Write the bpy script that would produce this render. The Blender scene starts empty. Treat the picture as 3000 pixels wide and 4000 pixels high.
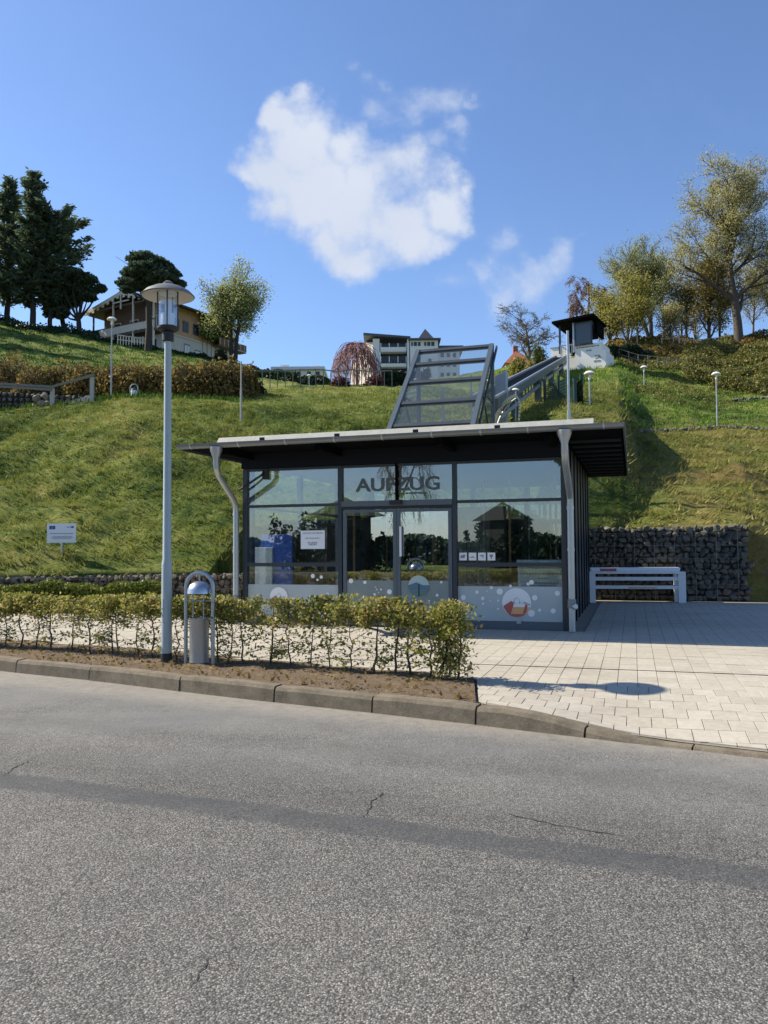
import bpy, math, random
import numpy as np
from mathutils import Vector, Matrix, Euler
R = math.radians
sc = bpy.context.scene
col = sc.collection

# ------------------------------------------------------------------ camera
FPX, PITCH, ROLL, CAMH = 3111.0, R(2.48), 0.007, 1.6
cam = bpy.data.cameras.new('camera')
cam.sensor_fit = 'VERTICAL'; cam.sensor_height = 36.0; cam.lens = 36.0 * FPX / 4000.0
cam.clip_start = 0.1; cam.clip_end = 3000
camo = bpy.data.objects.new('camera', cam); col.objects.link(camo)
camo.matrix_world = Matrix.Translation((0, 0, CAMH)) @ Matrix.Rotation(R(90) + PITCH, 4, 'X') @ Matrix.Rotation(-ROLL, 4, 'Z')
sc.camera = camo
# ------------------------------------------------------------------ light
SUN_TO = Vector((-0.942, 0.335, 0)).normalized()
SUN_EL = R(40)
sun_vec = Vector((SUN_TO.x * math.cos(SUN_EL), SUN_TO.y * math.cos(SUN_EL), math.sin(SUN_EL)))
sl = bpy.data.lights.new('sun', 'SUN'); sl.energy = 5.0; sl.angle = R(0.5); sl.color = (1.0, 0.91, 0.74)
so = bpy.data.objects.new('sun', sl); col.objects.link(so)
so.rotation_euler = sun_vec.to_track_quat('Z', 'Y').to_euler(); so.location = (-40, 10, 60)
sc.view_settings.view_transform = 'Standard'; sc.view_settings.look = 'None'
sc.view_settings.exposure = 0.74; sc.view_settings.gamma = 1.0
sc.view_settings.use_curve_mapping = False
sc.cycles.transparent_max_bounces = 32
sc.cycles.max_bounces = 8

def ray(x, y):
    u = (x - 1500) / FPX; v = (2000 - y) / FPX
    c, s = math.cos(ROLL), math.sin(ROLL)
    u, v = u * c + v * s, -u * s + v * c
    return Vector((u, math.cos(PITCH) - v * math.sin(PITCH), math.sin(PITCH) + v * math.cos(PITCH)))
def at(x, y, Y):
    d = ray(x, y); t = Y / d.y
    return Vector((d.x * t, Y, CAMH + d.z * t))

world = bpy.data.worlds.new('World'); sc.world = world; world.use_nodes = True
wn = world.node_tree; wn.nodes.clear(); WL = wn.links.new
def wnode(t, **k):
    n = wn.nodes.new(t)
    for a, b in k.items(): setattr(n, a, b)
    return n
sky = wnode('ShaderNodeTexSky', sky_type='NISHITA', sun_disc=False)
sky.sun_elevation = SUN_EL; sky.sun_rotation = math.atan2(sun_vec.x, sun_vec.y)
sky.altitude = 0; sky.air_density = 1.0; sky.dust_density = 0.3; sky.ozone_density = 3.0
bg = wnode('ShaderNodeBackground'); bg.inputs[1].default_value = 0.103
wout = wnode('ShaderNodeOutputWorld')
geo = wnode('ShaderNodeTexCoord')
sep = wnode('ShaderNodeSeparateXYZ'); WL(geo.outputs['Generated'], sep.inputs[0])
def wmath(op, a, b=None, clamp=False):
    n = wnode('ShaderNodeMath', operation=op); n.use_clamp = clamp
    for i, v in enumerate((a, b)):
        if v is None: continue
        if isinstance(v, (int, float)): n.inputs[i].default_value = v
        else: WL(v, n.inputs[i])
    return n.outputs[0]
ymax = wmath('MAXIMUM', sep.outputs[1], 0.05)
gx = wmath('DIVIDE', sep.outputs[0], ymax); gy = wmath('DIVIDE', sep.outputs[2], ymax)
comb = wnode('ShaderNodeCombineXYZ'); WL(gx, comb.inputs[0]); WL(gy, comb.inputs[1])
def wnoise(scale, detail=8, rough=0.6, off=0):
    m = wnode('ShaderNodeVectorMath', operation='ADD'); WL(comb.outputs[0], m.inputs[0]); m.inputs[1].default_value = (off, off * 0.7, off)
    n = wnode('ShaderNodeTexNoise'); n.inputs['Scale'].default_value = scale; n.inputs['Detail'].default_value = detail; n.inputs['Roughness'].default_value = rough
    WL(m.outputs[0], n.inputs['Vector']); return n
nw = wnoise(7, 5, 0.55, 3.1)
sub = wnode('ShaderNodeVectorMath', operation='SUBTRACT'); WL(nw.outputs['Color'], sub.inputs[0]); sub.inputs[1].default_value = (.5, .5, .5)
scl = wnode('ShaderNodeVectorMath', operation='SCALE'); WL(sub.outputs[0], scl.inputs[0]); scl.inputs['Scale'].default_value = 0.16
warp = wnode('ShaderNodeVectorMath', operation='ADD'); WL(comb.outputs[0], warp.inputs[0]); WL(scl.outputs[0], warp.inputs[1])
def smax(a, b):
    n = wnode('ShaderNodeMath', operation='SMOOTH_MAX'); WL(a, n.inputs[0]); WL(b, n.inputs[1]); n.inputs[2].default_value = .25; return n.outputs[0]
def blobs(lst):
    acc = None
    for (dx, dy, r, w) in lst:          # overview pixels
        d = ray(dx * 1.8083, dy * 1.8083)
        c = (d.x / d.y, d.z / d.y, 0)
        m = wnode('ShaderNodeVectorMath', operation='DISTANCE'); WL(warp.outputs[0], m.inputs[0]); m.inputs[1].default_value = c
        q = wmath('MULTIPLY', m.outputs['Value'], 1.0 / (r * 1.8083 / FPX))
        q = wmath('SUBTRACT', 1.0, q, True)
        q = wmath('MULTIPLY', q, w)
        acc = q if acc is None else smax(acc, q)
    return wmath('MAXIMUM', wmath('SUBTRACT', acc, 0.15), 0.0)
b1 = blobs([(610, 255, 80, 1), (650, 310, 120, 1.1), (570, 370, 105, 1), (515, 375, 60, .8), (560, 440, 90, .8), (650, 410, 140, 1.2), (740, 330, 115, .9), (770, 430, 140, 1.1), (720, 510, 90, .8),
            (780, 545, 90, .9), (860, 475, 110, 1), (870, 360, 95, .7), (945, 430, 95, 1), (995, 410, 60, .8), (905, 505, 70, .8), (700, 240, 50, .5), (640, 215, 45, .7)])
b2 = blobs([(1010, 590, 75, .6), (1060, 520, 75, .45), (1120, 600, 100, .6), (1200, 560, 80, .75), (1255, 530, 45, .6), (1283, 508, 30, .6), (1060, 640, 80, .5), (960, 620, 60, .35),
            (950, 205, 85, .7), (1025, 200, 50, .75), (890, 235, 80, .6), (985, 280, 60, .65), (940, 320, 70, .6), (820, 250, 80, .5), (765, 125, 55, .45), (810, 165, 60, .4), (865, 185, 60, .45), (380, 455, 50, .3), (1185, 475, 55, .35), (1000, 340, 50, .4)])
fb = wnoise(9, 10, 0.62, 7.7); fb2 = wnoise(26, 8, 0.65, 1.3)
fsum = wmath('ADD', wmath('MULTIPLY', fb.outputs[0], 0.75), wmath('MULTIPLY', fb2.outputs[0], 0.45))
def cover(b, lo, hi, amp, mx):
    v = wmath('ADD', b, wmath('MULTIPLY', wmath('SUBTRACT', fsum, 0.60), amp))
    g = wmath('MULTIPLY', b, 6.0, True)
    m = wnode('ShaderNodeMapRange', interpolation_type='SMOOTHSTEP'); WL(v, m.inputs['Value'])
    m.inputs['From Min'].default_value = lo; m.inputs['From Max'].default_value = hi; m.inputs['To Max'].default_value = mx
    return wmath('MULTIPLY', m.outputs[0], g)
c1 = cover(b1, -0.03, 0.62, 1.15, 0.97); c2 = cover(b2, -0.05, 0.62, 1.3, 0.62)
cm = wmath('MAXIMUM', c1, c2)
front = wmath('MULTIPLY', wmath('SUBTRACT', sep.outputs[1], 0.06), 30.0, True)
cm = wmath('MULTIPLY', cm, front, True)
tint = wnode('ShaderNodeMixRGB', blend_type='MULTIPLY'); tint.inputs[0].default_value = 1.0
tint.inputs[2].default_value = (0.88, 0.95, 1.09, 1)
WL(sky.outputs[0], tint.inputs[1])
cn = wnoise(5, 6, 0.5, 11.0)
cc = wnode('ShaderNodeMixRGB'); WL(cn.outputs[0], cc.inputs[0])
cc.inputs[1].default_value = (3.2, 3.7, 4.7, 1); cc.inputs[2].default_value = (5.0, 5.25, 5.75, 1)
mixc = wnode('ShaderNodeMixRGB'); WL(cm, mixc.inputs[0]); WL(tint.outputs[0], mixc.inputs[1]); WL(cc.outputs[0], mixc.inputs[2])
WL(mixc.outputs[0], bg.inputs[0]); WL(bg.outputs[0], wout.inputs[0])

# ------------------------------------------------------------------ materials
class NT:
    def __init__(s, name):
        s.m = bpy.data.materials.new(name); s.m.use_nodes = True
        s.t = s.m.node_tree; s.L = s.t.links.new
        s.b = s.t.nodes['Principled BSDF']; s.o = s.t.nodes['Material Output']
        s._p = None
    def n(s, t, **k):
        x = s.t.nodes.new(t)
        for a, b in k.items(): setattr(x, a, b)
        return x
    def pos(s):
        if s._p is None: s._p = s.n('ShaderNodeNewGeometry').outputs['Position']
        return s._p
    def objc(s):
        return s.n('ShaderNodeTexCoord').outputs['Object']
    def noise(s, scale, detail=4, rough=.55, vec=None, stretch=None):
        v = vec or s.pos()
        if stretch:
            mp = s.n('ShaderNodeMapping'); s.L(v, mp.inputs[0]); mp.inputs['Scale'].default_value = stretch[:3]
            if len(stretch) > 3: mp.inputs['Rotation'].default_value = (0, 0, stretch[3])
            v = mp.outputs[0]
        x = s.n('ShaderNodeTexNoise'); x.inputs['Scale'].default_value = scale; x.inputs['Detail'].default_value = detail; x.inputs['Roughness'].default_value = rough
        s.L(v, x.inputs['Vector']); return x.outputs[0]
    def voro(s, scale, out='Color', vec=None, feature='F1'):
        x = s.n('ShaderNodeTexVoronoi', feature=feature); x.inputs['Scale'].default_value = scale
        s.L(vec or s.pos(), x.inputs['Vector']); return x.outputs[out]
    def ramp(s, f, stops):
        x = s.n('ShaderNodeValToRGB'); s.L(f, x.inputs[0]); e = x.color_ramp.elements
        while len(e) < len(stops): e.new(.5)
        for i, (p, c) in enumerate(stops):
            e[i].position = p; e[i].color = (c[0], c[1], c[2], 1) if not isinstance(c, (int, float)) else (c, c, c, 1)
        return x.outputs[0]
    def math(s, op, a, b=None, clamp=False):
        x = s.n('ShaderNodeMath', operation=op); x.use_clamp = clamp
        for i, v in enumerate((a, b)):
            if v is None: continue
            if isinstance(v, (int, float)): x.inputs[i].default_value = v
            else: s.L(v, x.inputs[i])
        return x.outputs[0]
    def mix(s, f, a, b, mode='MIX'):
        x = s.n('ShaderNodeMixRGB', blend_type=mode)
        for i, v in enumerate((f, a, b)):
            if isinstance(v, (int, float)): x.inputs[i].default_value = v if i == 0 else (v, v, v, 1)
            elif isinstance(v, tuple): x.inputs[i].default_value = (*v[:3], 1)
            else: s.L(v, x.inputs[i])
        return x.outputs[0]
    def color(s, c):
        if isinstance(c, tuple): s.b.inputs['Base Color'].default_value = (*c[:3], 1)
        else: s.L(c, s.b.inputs['Base Color'])
    def bump(s, h, strength=.5, dist=.02):
        x = s.n('ShaderNodeBump'); x.inputs['Strength'].default_value = strength; x.inputs['Distance'].default_value = dist
        s.L(h, x.inputs['Height']); s.L(x.outputs[0], s.b.inputs['Normal'])
    def rough(s, r, metal=0, spec=None):
        if isinstance(r, (int, float)): s.b.inputs['Roughness'].default_value = r
        else: s.L(r, s.b.inputs['Roughness'])
        s.b.inputs['Metallic'].default_value = metal
        if spec is not None: s.b.inputs['Specular IOR Level'].default_value = spec

def worn(name, c, rough=.6, metal=0, var=.25, scale=3.0, fine=40, bump=.15, spec=None):
    t = NT(name); o = t.objc()
    n1 = t.noise(scale, 6, .6, o); n2 = t.noise(fine, 3, .6, o)
    dark = tuple(x * (1 - var) for x in c); light = tuple(min(1, x * (1 + var * .6)) for x in c)
    cc = t.mix(n1, dark, light); cc = t.mix(.25, cc, t.ramp(n2, [(.3, dark), (.7, light)]))
    t.color(cc); t.rough(t.math('ADD', t.math('MULTIPLY', n1, .2), rough - .1), metal, spec)
    if bump: t.bump(n2, bump, .004)
    return t.m

M = {}
M['fascia'] = worn('dark fascia', (.008, .012, .018), .7, 0, .2, spec=.15)
M['anthracite'] = worn('anthracite metal', (.026, .034, .042), .42, 0.0, .25)
M['frame_dark'] = worn('dark crossbar metal', (.045, .055, .066), .45, .1, .2)
M['mirror_house'] = worn('dark weathered boards', (.035, .038, .032), .9)
M['shaft_metal'] = worn('shaft grey metal', (.10, .125, .145), .4, .2, .2)
M['black_soffit'] = worn('black soffit', (.004, .004, .005), .9, spec=.05)
M['galv'] = worn('galvanised steel', (.42, .45, .46), .42, .75, .22, 6)
M['gutter'] = worn('zinc gutter', (.20, .22, .235), .42, .6, .3, 5)
M['painted_pole'] = worn('grey painted pole', (.36, .42, .42), .5, .1, .18, 4, 30)
M['white'] = worn('white paint', (.72, .72, .70), .6, 0, .1)
M['bench_white'] = worn('bench white', (.80, .81, .82), .6, 0, .08)
M['cream'] = worn('cream wood', (.80, .73, .58), .7, 0, .2)
M['render_white'] = worn('white render', (.88, .86, .80), .85, 0, .12, .6, 6)
M['render_grey'] = worn('grey white render', (.60, .59, .55), .85, 0, .12, .6, 6)
M['hotel_wall'] = worn('hotel wall', (.74, .75, .76), .85, 0, .1, .3, 4)
M['hotel_pink'] = worn('hotel pale wall', (.62, .55, .48), .85, 0, .1, .3, 4)
M['slate'] = worn('slate roof', (.075, .085, .105), .6, 0, .25, 2)
M['brown_roof'] = worn('brown roof', (.085, .07, .055), .8, 0, .4, 2)
M['red_roof'] = worn('red tile roof', (.30, .10, .055), .8, 0, .3, 2)
M['dark_wood'] = worn('dark wood', (.16, .11, .07), .8, 0, .4, 2)
M['orange_wood'] = worn('ochre wall', (.55, .36, .22), .8, 0, .3, 2)
M['window_dark'] = worn('dark window glass', (.03, .035, .045), .15, 0, .1, 1, 5, 0)
M['reflection_tint_glass'] = worn('cabin glass with painted reflection', (.07, .10, .13), .35, 0, .1, 1, 5, 0)  # slate blue reflection of the cabin glass painted in as base colour
M['gravel_strip'] = worn('weathered flashing', (.46, .45, .39), .8, 0, .4, 4, 25, .5)
M['green_metal'] = worn('dark green metal', (.015, .05, .04), .5, 0, .2)
M['blue_panel'] = worn('blue panel', (.06, .15, .60), .4, 0, .1)
M['cabinet'] = worn('grey white cabinet', (.80, .81, .79), .5, 0, .08)
M['counter'] = worn('grey info board', (.62, .66, .67), .5, 0, .08)
M['black'] = worn('black rubber', (.015, .015, .016), .6)
M['letter'] = worn('dark letters', (.085, .115, .12), .6)
M['lamp_white'] = worn('opal lamp plastic', (.78, .78, .76), .35, 0, .05)
M['shade_under'] = worn('shade underside', (.50, .47, .42), .5, .0, .15)
M['shade_top'] = worn('shade top', (.20, .20, .19), .5, .2, .5, 8)
M['steel_hood'] = worn('steel hood', (.46, .48, .52), .3, .85, .15, 5)
M['concrete'] = worn('pale concrete', (.44, .42, .37), .85, 0, .25, 3, 30, .5)
M['inner_floor'] = worn('station floor', (.16, .15, .14), .5)
M['ceiling'] = worn('station ceiling', (.36, .38, .40), .6, 0, .05)
M['rail_wood'] = worn('weathered rail', (.20, .19, .16), .8, 0, .3)
M['bark'] = worn('bark', (.085, .068, .05), .9, 0, .5, 4, 20, .8)
M['bark_pale'] = worn('pale bark', (.17, .15, .115), .9, 0, .4, 4, 20, .8)
M['bark_dark'] = worn('dark bark', (.05, .04, .032), .9, 0, .5, 4, 20, .8)
M['bark_red'] = worn('reddish twigs', (.17, .10, .08), .9, 0, .3)
M['bark_purple'] = worn('purple twigs', (.30, .15, .14), .8, 0, .3)
M['beads'] = worn('cream chain links', (.66, .62, .42), .6, 0, .1)
M['eu_blue'] = worn('sign blue', (.02, .06, .22), .5, 0, .05)
M['print_grey'] = worn('grey print', (.22, .23, .24), .6, 0, .05)
M['print_dark'] = worn('dark print', (.07, .075, .08), .6, 0, .05)
M['sign_white'] = worn('sign white', (.72, .76, .80), .5, 0, .04)
M['sticker_white'] = worn('sticker white', (.80, .80, .79), .5, 0, .03)
M['sticker_red'] = worn('sticker red', (.45, .10, .09), .5, 0, .1)
M['sticker_orange'] = worn('sticker orange', (.75, .38, .16), .5, 0, .1)
M['sticker_grey'] = worn('sticker grey', (.42, .45, .47), .5, 0, .1)
M['sticker_sky'] = worn('sticker pale green', (.42, .52, .48), .5, 0, .1)
M['sticker_sea'] = worn('sticker sea blue', (.08, .17, .24), .5, 0, .1)
M['sticker_green'] = worn('sticker green', (.10, .20, .17), .5, 0, .1)
M['wire'] = worn('gabion wire', (.22, .22, .20), .5, .6)

def glass_mat(name, tint, refl, rough=0.0):
    t = NT(name); t.t.nodes.remove(t.b)
    tr = t.n('ShaderNodeBsdfTransparent'); tr.inputs[0].default_value = (*tint, 1)
    gl = t.n('ShaderNodeBsdfGlossy'); gl.inputs['Roughness'].default_value = rough; gl.inputs[0].default_value = (.92, .95, 1, 1)
    lw = t.n('ShaderNodeLayerWeight'); lw.inputs[0].default_value = .5
    f = t.math('ADD', t.math('MULTIPLY', t.math('POWER', lw.outputs['Facing'], 4.5), .75), refl + .03, True)
    mx = t.n('ShaderNodeMixShader'); t.L(f, mx.inputs[0]); t.L(tr.outputs[0], mx.inputs[1]); t.L(gl.outputs[0], mx.inputs[2])
    t.L(mx.outputs[0], t.o.inputs[0]); return t.m
M['glass'] = glass_mat('station glass', (.88, .92, .92), .12)
M['door_glass'] = glass_mat('door glass', (.74, .79, .79), .33)
M['clear_glass'] = glass_mat('lamp glass', (.93, .95, .96), .08)
def dirty_glass():
    m = glass_mat('shaft glass', (.84, .87, .87), .0); t = m.node_tree; o = t.nodes['Material Output']; old = o.inputs[0].links[0].from_socket
    d = t.nodes.new('ShaderNodeBsdfDiffuse'); d.inputs[0].default_value = (.42, .46, .46, 1); mx = t.nodes.new('ShaderNodeMixShader'); mx.inputs[0].default_value = .05
    t.links.new(old, mx.inputs[1]); t.links.new(d.outputs[0], mx.inputs[2]); t.links.new(mx.outputs[0], o.inputs[0]); return m
M['shaft_glass'] = dirty_glass()
def film_mat(name, c, alpha):
    t = NT(name); t.color(c); t.rough(.55)
    t.b.inputs['Alpha'].default_value = alpha
    n = t.noise(2.5, 3, .5, t.objc()); t.color(t.mix(n, tuple(x * .88 for x in c), tuple(min(1, x * 1.08) for x in c)))
    return t.m
M['film'] = film_mat('frosted film', (.46, .52, .51), .90)
M['door_film'] = film_mat('thin door film', (.34, .40, .38), .5)

def leaf_mat(name, cols, trans=.35, rough=.55, clump=1.2):
    t = NT(name); t.t.nodes.remove(t.b)
    rnd = t.n('ShaderNodeNewGeometry').outputs['Random Per Island']
    n1 = t.noise(clump, 3, .6)
    f = t.math('ADD', t.math('MULTIPLY', rnd, .55), t.math('MULTIPLY', n1, .5))
    k = len(cols); c = t.ramp(f, [(.2 + .6 * i / (k - 1), x) for i, x in enumerate(cols)])
    d = t.n('ShaderNodeBsdfPrincipled'); t.L(c, d.inputs['Base Color']); d.inputs['Roughness'].default_value = rough; d.inputs['Specular IOR Level'].default_value = .25
    tl = t.n('ShaderNodeBsdfTranslucent'); t.L(c, tl.inputs[0])
    mx = t.n('ShaderNodeMixShader'); mx.inputs[0].default_value = trans
    t.L(d.outputs[0], mx.inputs[1]); t.L(tl.outputs[0], mx.inputs[2]); t.L(mx.outputs[0], t.o.inputs[0]); return t.m
M['needle'] = leaf_mat('conifer needles', [(.045, .075, .045), (.09, .13, .07), (.15, .19, .10)], .45, .9)
M['pine'] = leaf_mat('pine needles', [(.032, .055, .036), (.065, .10, .056), (.11, .145, .08)], .4, .9)
M['spring_pale'] = leaf_mat('pale spring leaves', [(.20, .24, .08), (.32, .36, .13), (.44, .47, .20)], .5)
M['spring_yellow'] = leaf_mat('yellow spring leaves', [(.26, .25, .085), (.38, .36, .14), (.50, .46, .22)], .5)
M['spring_ochre'] = leaf_mat('ochre spring leaves', [(.20, .17, .05), (.31, .26, .08), (.38, .33, .12)], .5)
M['bush_yellow'] = leaf_mat('yellow bush leaves', [(.19, .18, .03), (.30, .28, .055), (.42, .38, .10)], .4)
M['hedge_leaf'] = leaf_mat('hedge leaves', [(.12, .15, .02), (.24, .26, .045), (.40, .37, .09), (.38, .27, .11)], .4, .5, 2.5)
M['hedge_back_leaf'] = leaf_mat('back hedge leaves', [(.06, .10, .012), (.12, .16, .025), (.22, .22, .04)], .3)
M['brown_leaf'] = leaf_mat('brown shrub', [(.09, .065, .018), (.18, .125, .035), (.27, .19, .06), (.22, .18, .045)], .35, .7, .8)
M['bramble'] = leaf_mat('bramble leaves', [(.07, .085, .018), (.16, .16, .04), (.26, .22, .075), (.12, .16, .03)], .35, .6, .5)
M['purple_leaf'] = leaf_mat('purple leaves', [(.06, .02, .02), (.14, .045, .04)], .2)
M['dark_hedge'] = leaf_mat('dark green hedge', [(.012, .03, .012), (.03, .06, .022)], .15)
M['flower_white'] = leaf_mat('white leaves', [(.5, .5, .45), (.7, .7, .65)], .2)

def grass_color(t, shift=0.0):
    big = t.noise(.16, 4, .6); mid = t.noise(.9, 5, .65); fine = t.noise(6, 5, .7)
    f = t.math('ADD', t.math('ADD', t.math('MULTIPLY', big, .55), t.math('MULTIPLY', mid, .45)), t.math('MULTIPLY', fine, .35))
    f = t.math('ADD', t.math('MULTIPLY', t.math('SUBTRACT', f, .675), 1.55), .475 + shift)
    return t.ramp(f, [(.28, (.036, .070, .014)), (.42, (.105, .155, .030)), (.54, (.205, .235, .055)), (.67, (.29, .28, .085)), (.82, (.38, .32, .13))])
def make_ground():
    t = NT('hill grass'); c = grass_color(t)
    sx = t.n('ShaderNodeSeparateXYZ'); t.L(t.pos(), sx.inputs[0])
    # dry brown ground on the cut beside the track and on the near right bank
    m = t.noise(.35, 4, .6)
    dry = t.ramp(t.noise(3, 5, .7), [(.3, (.12, .09, .03)), (.7, (.30, .22, .09))])
    x = t.math('MULTIPLY', t.math('SUBTRACT', sx.outputs[0], 5.0), .25, True)
    y = t.math('MULTIPLY', t.math('SUBTRACT', 50.0, sx.outputs[1]), .1, True)
    msk = t.math('MULTIPLY', t.math('MULTIPLY', x, y), t.ramp(m, [(.35, 0.0), (.62, .9)]))
    t.color(t.mix(msk, c, dry)); t.rough(.95, 0, .1)
    t.bump(t.noise(5, 8, .75), 1.0, .25)
    return t.m
M['hill'] = make_ground()
def make_blade(name, shift, k=1.0, mul=None):
    t = NT(name); t.t.nodes.remove(t.b); c = grass_color(t, shift)
    if mul: c = t.mix(1.0, c, mul, 'MULTIPLY')
    rnd = t.n('ShaderNodeNewGeometry').outputs['Random Per Island']
    c = t.mix(t.ramp(rnd, [(.0, 0.0), (1.0, .38)]), c, (.30 * k, .27 * k, .07 * k))
    d = t.n('ShaderNodeBsdfPrincipled'); t.L(c, d.inputs['Base Color']); d.inputs['Roughness'].default_value = .6; d.inputs['Specular IOR Level'].default_value = .2
    tl = t.n('ShaderNodeBsdfTranslucent'); t.L(c, tl.inputs[0])
    mx = t.n('ShaderNodeMixShader'); mx.inputs[0].default_value = .3
    t.L(d.outputs[0], mx.inputs[1]); t.L(tl.outputs[0], mx.inputs[2]); t.L(mx.outputs[0], t.o.inputs[0]); return t.m
M['blade'] = make_blade('grass blades', .02)
M['blade_dry'] = make_blade('dry grass blades', .14)
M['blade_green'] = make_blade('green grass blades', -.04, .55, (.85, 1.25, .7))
M['blade_shaded'] = make_blade('painted shade grass blades', -.16, .35, (.7, 1.1, .6))  # darker copy of the grass: the firs' shade is put into its colour

def make_asphalt():
    t = NT('worn asphalt')
    cell = t.voro(120, 'Color'); sepc = t.n('ShaderNodeSeparateColor'); t.L(cell, sepc.inputs[0])
    stone = t.ramp(sepc.outputs[0], [(0, (.075, .075, .074)), (.3, (.14, .139, .134)), (.75, (.215, .211, .200)), (1, (.37, .36, .335))])
    warm = t.mix(t.math('MULTIPLY', sepc.outputs[1], .15), stone, t.mix(1.0, stone, (1.25, .95, .85), 'MULTIPLY'))
    dist = t.voro(120, 'Distance')
    gap = t.ramp(dist, [(.35, 0.0), (.75, 1.0)])
    coarse = t.mix(t.math('MULTIPLY', gap, .8), warm, (.045, .043, .040))
    big = t.noise(.55, 6, .6); band = t.noise(1.0, 5, .6, None, (.18, 1.6, 1, .42))
    smooth = t.mix(t.noise(30, 4, .7), (.12, .12, .117), (.20, .197, .187))
    sx = t.n('ShaderNodeSeparateXYZ'); t.L(t.pos(), sx.inputs[0])
    # distance from the tar strip towards the kerb: the far lane is worn smoother
    dline = t.math('ADD', sx.outputs[1], t.math('MULTIPLY', sx.outputs[0], .40))
    far = t.math('MULTIPLY', t.math('SUBTRACT', dline, 4.6), .45, True)
    f = t.math('MULTIPLY', far, t.ramp(band, [(.35, .25), (.65, .95)]))
    c = t.mix(f, coarse, smooth)
    wob = t.math('MULTIPLY', t.math('SUBTRACT', t.noise(1.3, 5, .65, None, (.35, 1, 1)), .5), .9)
    bands = t.ramp(t.math('MULTIPLY', t.math('ADD', t.math('SUBTRACT', dline, 3.8), wob), .25), [(.0, 1.0), (.2, .93), (.30, .80), (.42, .96), (.50, 1.08), (.60, .90), (.70, 1.06), (.95, 1.12)])
    c = t.mix(1.0, c, bands, 'MULTIPLY')
    c = t.mix(1.0, c, t.ramp(big, [(.3, (.84, .84, .85)), (.7, (1.1, 1.09, 1.07))]), 'MULTIPLY')
    c = t.mix(1.0, c, t.ramp(t.noise(4.5, 6, .7), [(.3, .88), (.7, 1.08)]), 'MULTIPLY')
    # bitumen repair seam running along the lane, ragged and worn
    en = t.math('MULTIPLY', t.math('SUBTRACT', t.noise(5, 7, .75), .5), .22)
    sd = t.math('ABSOLUTE', t.math('ADD', t.math('SUBTRACT', t.math('ADD', sx.outputs[1], t.math('MULTIPLY', sx.outputs[0], .385)), 4.585), en))
    seam = t.ramp(sd, [(.115, 1.0), (.185, 0.0)])
    wear = t.ramp(t.noise(2.2, 6, .7), [(.35, .55), (.62, 1.0)])
    tarc = t.mix(t.noise(45, 5, .7), (.028, .032, .037), (.075, .079, .082))
    c = t.mix(t.math('MULTIPLY', seam, t.math('MULTIPLY', wear, .82)), c, tarc)
    # hairline cracks
    cv = t.n('ShaderNodeMapping'); t.L(t.pos(), cv.inputs[0]); cv.inputs['Scale'].default_value = (.9, .55, 1)
    cw = t.n('ShaderNodeVectorMath', operation='ADD'); t.L(cv.outputs[0], cw.inputs[0]); nz = t.n('ShaderNodeTexNoise'); nz.inputs['Scale'].default_value = 5; nz.inputs['Detail'].default_value = 6; t.L(t.pos(), nz.inputs['Vector']); t.L(nz.outputs['Color'], cw.inputs[1])
    cr = t.voro(1.0, 'Distance', cw.outputs[0], 'DISTANCE_TO_EDGE')
    crm = t.math('MULTIPLY', t.ramp(cr, [(.003, 1.0), (.008, 0.0)]), t.ramp(t.noise(.8, 3, .6), [(.50, 0.0), (.58, .7)]))
    c = t.mix(crm, c, (.03, .03, .03))
    edge = t.math('MULTIPLY', t.math('SUBTRACT', t.math('ADD', sx.outputs[1], t.math('MULTIPLY', sx.outputs[0], .50)), 7.0), 2.2, True)
    c = t.mix(t.math('MULTIPLY', edge, t.ramp(t.noise(9, 6, .7), [(.3, .25), (.65, .85)])), c, (.27, .245, .205))
    t.color(c); t.rough(.85, 0, .25)
    h = t.math('SUBTRACT', 1.0, t.math('MULTIPLY', dist, t.math('SUBTRACT', 1.0, t.math('MULTIPLY', f, .8))))
    h2 = t.math('ADD', t.math('MULTIPLY', h, t.math('SUBTRACT', 1.0, t.math('MULTIPLY', seam, .7))), t.math('MULTIPLY', t.noise(160, 3, .6), .4))
    t.bump(h2, .75, .005)
    return t.m
M['asphalt'] = make_asphalt()
def make_tar():
    t = NT('tar strip'); v = t.voro(110, 'Distance')
    c = t.mix(t.noise(40, 5, .7), (.06, .065, .07), (.125, .13, .132))
    c = t.mix(t.ramp(t.noise(6, 5, .7), [(.5, 0.0), (.8, .8)]), c, (.17, .165, .155))
    t.color(c); t.rough(.8, 0, .3); t.bump(v, .5, .004); return t.m
M['tar'] = make_tar()
M['crack'] = worn('crack dirt', (.03, .03, .03), .95)
def make_paver(name, c1, c2):
    t = NT(name); o = t.n('ShaderNodeObjectInfo').outputs['Random']
    n = t.noise(14, 6, .7); big = t.noise(.8, 4, .6)
    c = t.mix(o, c1, c2); c = t.mix(1.0, c, t.ramp(n, [(.3, .82), (.7, 1.08)]), 'MULTIPLY')
    c = t.mix(1.0, c, t.ramp(big, [(.3, .88), (.7, 1.06)]), 'MULTIPLY')
    t.color(c); t.rough(.85, 0, .2); t.bump(t.noise(120, 3, .6), .35, .003); return t.m
M['paver'] = make_paver('beige paver', (.40, .362, .298), (.465, .428, .36))
M['joint'] = worn('paving joint sand', (.25, .225, .18), .95)
M['kerb'] = None
def make_kerb():
    t = NT('old kerb stone'); n = t.noise(5, 8, .7); f = t.noise(45, 4, .7)
    c = t.ramp(n, [(.28, (.08, .066, .046)), (.5, (.18, .15, .108)), (.75, (.29, .24, .175))])
    c = t.mix(.35, c, t.ramp(f, [(.3, (.08, .07, .052)), (.7, (.24, .21, .16))]))
    t.color(c); t.rough(.9, 0, .2); t.bump(t.math('ADD', f, t.noise(130, 3, .6)), .7, .006); return t.m
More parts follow.
